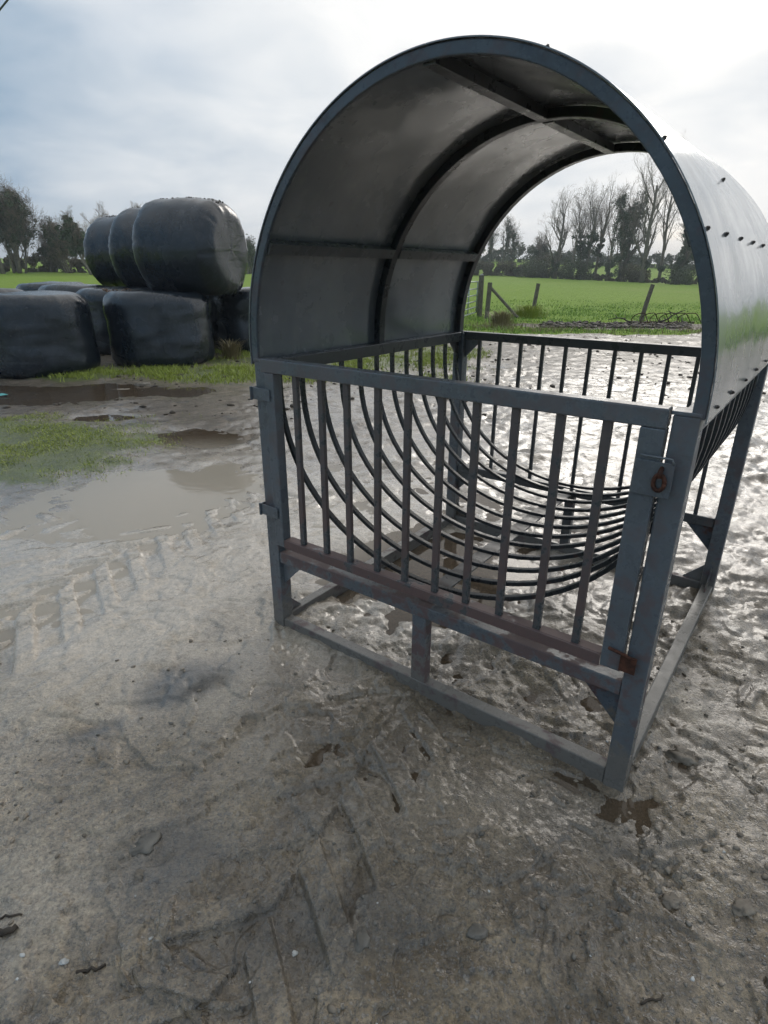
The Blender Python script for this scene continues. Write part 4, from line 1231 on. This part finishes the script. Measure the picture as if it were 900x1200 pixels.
# lumps of debris along the strip: one heap of stuff
def lumps(name, pts, smin, smax, mat, label, seed, flat=0.6):
    g_ = np.random.default_rng(seed)
    base = np.array([(0, 0, 1), (0, 0, -1), (1, 0, 0), (-1, 0, 0), (0, 1, 0), (0, -1, 0)], float)
    tri = np.array([(0, 2, 4), (0, 4, 3), (0, 3, 5), (0, 5, 2), (1, 4, 2), (1, 3, 4), (1, 5, 3), (1, 2, 5)])
    # subdivide the octahedron once
    verts = [tuple(v) for v in base]; idx = {}
    def midp(a, b):
        k = (min(a, b), max(a, b))
        if k not in idx:
            m_ = (np.array(verts[a]) + np.array(verts[b])) / 2; m_ /= np.linalg.norm(m_); idx[k] = len(verts); verts.append(tuple(m_))
        return idx[k]
    t2 = []
    for a, b, c in tri:
        ab, bc, ca = midp(a, b), midp(b, c), midp(c, a); t2 += [(a, ab, ca), (ab, b, bc), (ca, bc, c), (ab, bc, ca)]
    B = np.array(verts); T = np.array(t2); n = len(pts); P = np.array(pts)
    s = (smin + (smax - smin) * g_.uniform(0, 1, n) ** 3)
    V = B[None] * (1 + g_.uniform(-.28, .28, (n, len(B), 1)))
    V = V * s[:, None, None] * np.stack([g_.uniform(.8, 1.5, n), g_.uniform(.7, 1.1, n), np.full(n, flat)], -1)[:, None, :]
    a = g_.uniform(0, 6.28, n); c, q = np.cos(a)[:, None], np.sin(a)[:, None]
    X = V[:, :, 0] * c - V[:, :, 1] * q; Y = V[:, :, 0] * q + V[:, :, 1] * c
    z = ground_z(P[:, 0], P[:, 1])
    V = np.stack([X + P[:, :1], Y + P[:, 1:2], V[:, :, 2] + z[:, None] + (s * flat * .25)[:, None]], -1).reshape(-1, 3)
    Fa = (T[None] + (np.arange(n) * len(B))[:, None, None]).reshape(-1, 3)
    o = np_mesh(name, V, Fa, M[mat], smooth=False)
    tag(o, label, kind='stuff'); return o


g5 = np.random.default_rng(5)
dp = []
for k in range(900):
    u = 640 + 180 * g5.random(); dd = 18.0 + 2.0 * g5.random() ** 1.3
    x, y = dir_at(u, dd); dp.append((x, y))
lumps('debris', dp, 0.02, 0.11, 'stick', 'dark clods and rotten debris along the field edge', 91)
# gravel bedded in the yard
gv = scatter(9000, -2.6, 2.9, 0.5, 3.0, lambda x, y: np.clip(1.15 - (y - .4) / 2.0, 0.03, 1) * clump(x, y, 1.4, 35) * (1 - blob(x, y, -1.35, 3.15, 2.2, 1.75, 0.10, 28, 0.6, 0.6)), 12)
lumps('gravel', gv, 0.0018, 0.011, 'stone', 'small wet stones bedded in the mud', 92)
gv2 = scatter(5000, -2.6, 2.9, 0.5, 2.6, lambda x, y: np.clip(1.2 - (y - .4) / 1.7, 0.0, 1) * clump(x, y, 1.2, 36) * (1 - blob(x, y, -1.35, 3.15, 2.2, 1.75, 0.10, 28, 0.6, 0.6)), 13)
lumps('grit', gv2, 0.0015, 0.008, 'slate', 'dark grit in the mud', 93)
gv4 = scatter(350, -2.6, 2.6, 0.6, 4.5, lambda x, y: clump(x, y, 1.2, 37), 23)
lumps('pale_grit', gv4, 0.002, 0.006, 'white', 'scattered pale chips in the mud', 96)
gv3 = scatter(2200, -6.5, 9, 6.3, 16, lambda x, y: clump(x, y, .9, 38) * (1 - masks(x, y)[0]), 14)
lumps('mud_clods', gv3, 0.012, 0.045, 'stick', 'clods of dark mud across the far yard', 94, .5)


def ray_ground(u, v, z=0.0):
    d = F + RR * ((u - 450) / 688.8) + UU * ((600 - v) / 688.8)
    t_ = (z - CAMZ) / d.z
    return d.x * t_, d.y * t_


def rock(u, v, sx, sy, sz, mat, label, seed, rz=0.0):
    x, y = ray_ground(u, v)
    nu, nv = 24, 14; g_ = np.random.default_rng(seed)
    a = np.linspace(0, 2 * math.pi, nu, endpoint=False); t_ = np.linspace(-math.pi / 2, math.pi / 2, nv)
    T, A = np.meshgrid(t_, a, indexing='ij')
    X, Y, Z = np.cos(T) * np.cos(A), np.cos(T) * np.sin(A), np.sin(T)
    n = fbm(X * 1.2 + 5 + Z, Y * 1.2 + Z, 1.6, 4, seed, 0.6)
    r = 1 + .8 * n
    V = np.stack([X * r * sx, Y * r * sy, np.clip(Z * r, -1, .75) * sz], -1).reshape(-1, 3)
    i = np.arange(nv - 1)[:, None] * nu; j = np.arange(nu)[None, :]; j2 = (j + 1) % nu
    Fa = np.stack([i + j, i + j2, i + nu + j2, i + nu + j], -1).reshape(-1, 4)
    o = np_mesh('stone', V, Fa, M[mat], smooth=True); o.location = (x, y, gz(x, y) - sz * .05); o.rotation_euler = (0, 0, rz)
    tag(o, label, 'stone', 'loose stones in the yard')


rock(172, 988, .042, .032, .012, 'slate', 'flat blue grey slate stone set in the mud at the lower left', 1, .9)
rock(801, 884, .050, .035, .030, 'stone', 'rounded muddy stone beside the front right post', 2, -.3)
rock(868, 1072, .028, .022, .018, 'stone', 'small rounded stone near the lower right corner', 3, .4)
rock(786, 1062, .022, .018, .014, 'stone', 'little brown stone left of the lower right stone', 4, .4)
rock(165, 1026, .016, .012, .010, 'stone', 'pale pebble just below the flat slate stone', 5, .2)
rock(425, 1105, .024, .018, .012, 'slate', 'grey broken stone at the bottom middle', 6, 1.2)
rock(560, 1092, .024, .018, .010, 'slate', 'dark flat stone near the bottom right of centre', 7, .2)
rock(75, 1128, .009, .007, .006, 'white', 'white chalky pebble near the lower left corner', 8, .2)
rock(345, 1115, .007, .006, .006, 'white', 'tiny white pebble left of the grey broken stone', 9, .2)
rock(167, 450, .10, .06, .05, 'stone', 'pale stone at the edge of the brown puddle', 10, .2)
rock(140, 455, .12, .05, .04, 'stone', 'flat stone lying in the brown puddle', 11, .2)


def stick(u0, v0, u1, v1, r, label, seed):
    x0, y0 = ray_ground(u0, v0); x1, y1 = ray_ground(u1, v1)
    g_ = random.Random(seed); path = []
    for i in range(8):
        t_ = i / 7; x = x0 + (x1 - x0) * t_ + g_.uniform(-.004, .004); y = y0 + (y1 - y0) * t_ + g_.uniform(-.004, .004)
        path.append((x - x0, y - y0, gz(x, y) + r * .7))
    o = MB().tube(path, [r * (1 - .4 * abs(i / 7 - .4)) for i in range(8)], 7).build('stick', M['stick'], smooth=True); o.location = (x0, y0, 0)
    tag(o, label, 'stick', 'sticks on the mud')


stick(-14, 1104, 22, 1092, .009, 'thick dark stick entering at the lower left edge', 1)
stick(88, 1141, 122, 1132, .004, 'thin broken stick at the lower left', 2)
stick(-5, 1080, 28, 1076, .003, 'thin twig above the thick stick', 3)
stick(750, 1178, 778, 1172, .003, 'fine twig near the lower right', 4)
# a scrap of teal plastic and brown debris on the bales
x, y = ray_ground(3, 463)
mb = MB(); mb.add([(-.1, 0, 0.012), (-.02, .03, .028), (.06, .02, .015), (.09, -.03, .024), (0, -.05, .012), (-.07, -.04, .02)], [(0, 1, 4, 5), (1, 2, 3, 4)])
o = mb.build('plastic_scrap', M['teal']); md = o.modifiers.new('s', 'SOLIDIFY'); md.thickness = .004
o.location = (x, y, max(gz(x, y), -.012)); tag(o, 'crumpled teal plastic scrap at the left edge of the brown puddle', 'plastic scrap')
g_ = random.Random(4)
mb = MB()
for k in range(26):
    c = Vector((g_.uniform(-.22, .22), g_.uniform(-.1, .1), g_.uniform(0, .04))); s1 = g_.uniform(.02, .05)
    a = Vector((g_.uniform(-1, 1), g_.uniform(-1, 1), g_.uniform(-.4, .4))).normalized() * s1; b = a.cross(Vector((g_.uniform(-.3, .3), .2, 1))).normalized() * s1 * .6
    mb.add([c - a, c + b, c + a, c - b], [(0, 1, 2, 3)])
o = mb.build('leaf_litter', M['ribbon']); o.location = (-4.55, 10.65, BH - 0.02)
o.modifiers.new('s', 'SOLIDIFY').thickness = .004
tag(o, 'brown dead leaves lying on the ground bale below the top bale', 'dead leaves')
# soil crumbs along the ridge of the top bales
from mathutils.bvhtree import BVHTree
crumb = MB()
for bo in [q for q in bpy.data.objects if q.name.startswith('silage_bale') and q.location.z > 1]:
    mw = Matrix.Translation(bo.location) @ bo.rotation_euler.to_matrix().to_4x4()
    bv = BVHTree.FromPolygons([mw @ v.co for v in bo.data.vertices], [tuple(p.vertices) for p in bo.data.polygons])
    for k in range(70):
        ox, oy = g_.uniform(-.62, .62), g_.gauss(0, .10)
        c0 = bo.location + Vector((ox * .966 + oy * .26, -ox * .26 + oy * .966, 3))
        hit = bv.ray_cast(c0, Vector((0, 0, -1)))
        if hit[0] is None or hit[1].z < .3:
            continue
        r_ = g_.uniform(.008, .020); c = hit[0]
        crumb.tube([c - Vector((0, 0, r_ * .3)), c + Vector((r_ * .2, 0, r_ * .4)), c + Vector((0, 0, r_ * .9))], [r_, r_ * .9, r_ * .3], 6)
o = crumb.build('soil_crumbs', M['stick'], smooth=True); tag(o, 'crumbs of soil along the tops of the lying bales', kind='stuff')

# overhead cable crossing the upper left corner
d1 = F + RR * ((-30 - 450) / 688.8) + UU * ((600 - 48) / 688.8); d2 = F + RR * ((16 - 450) / 688.8) + UU * ((600 + 8) / 688.8)
A_ = Vector((0, 0, CAMZ)) + d1 * (6.5 / d1.z); B_ = Vector((0, 0, CAMZ)) + d2 * (6.5 / d2.z)
dr = (B_ - A_)
pth = [A_ + dr * t_ + Vector((0, 0, 0.010 * (t_ ** 2))) for t_ in np.linspace(-14, 16, 40)]
o = MB().tube(pth, 0.022, 8).build('overhead_cable', M['wire'], smooth=True)
tag(o, 'dark overhead cable crossing the upper left corner of the sky', 'cable')

# damp air that pales the far trees
mt = bpy.data.materials.new('haze_air'); mt.use_nodes = True; t = NT(mt.node_tree)
pv = t.n('ShaderNodeVolumePrincipled', {'Color': (0.86, 0.90, 0.95), 'Density': 0.0011, 'Anisotropy': 0.2})
t.n('ShaderNodeOutputMaterial', {'Volume': pv.outputs[0]})
o = MB().box((-960, -960, -1.6), (960, 960, 24.5)).build('haze', mt)
tag(o, 'thin damp winter air', kind='stuff')
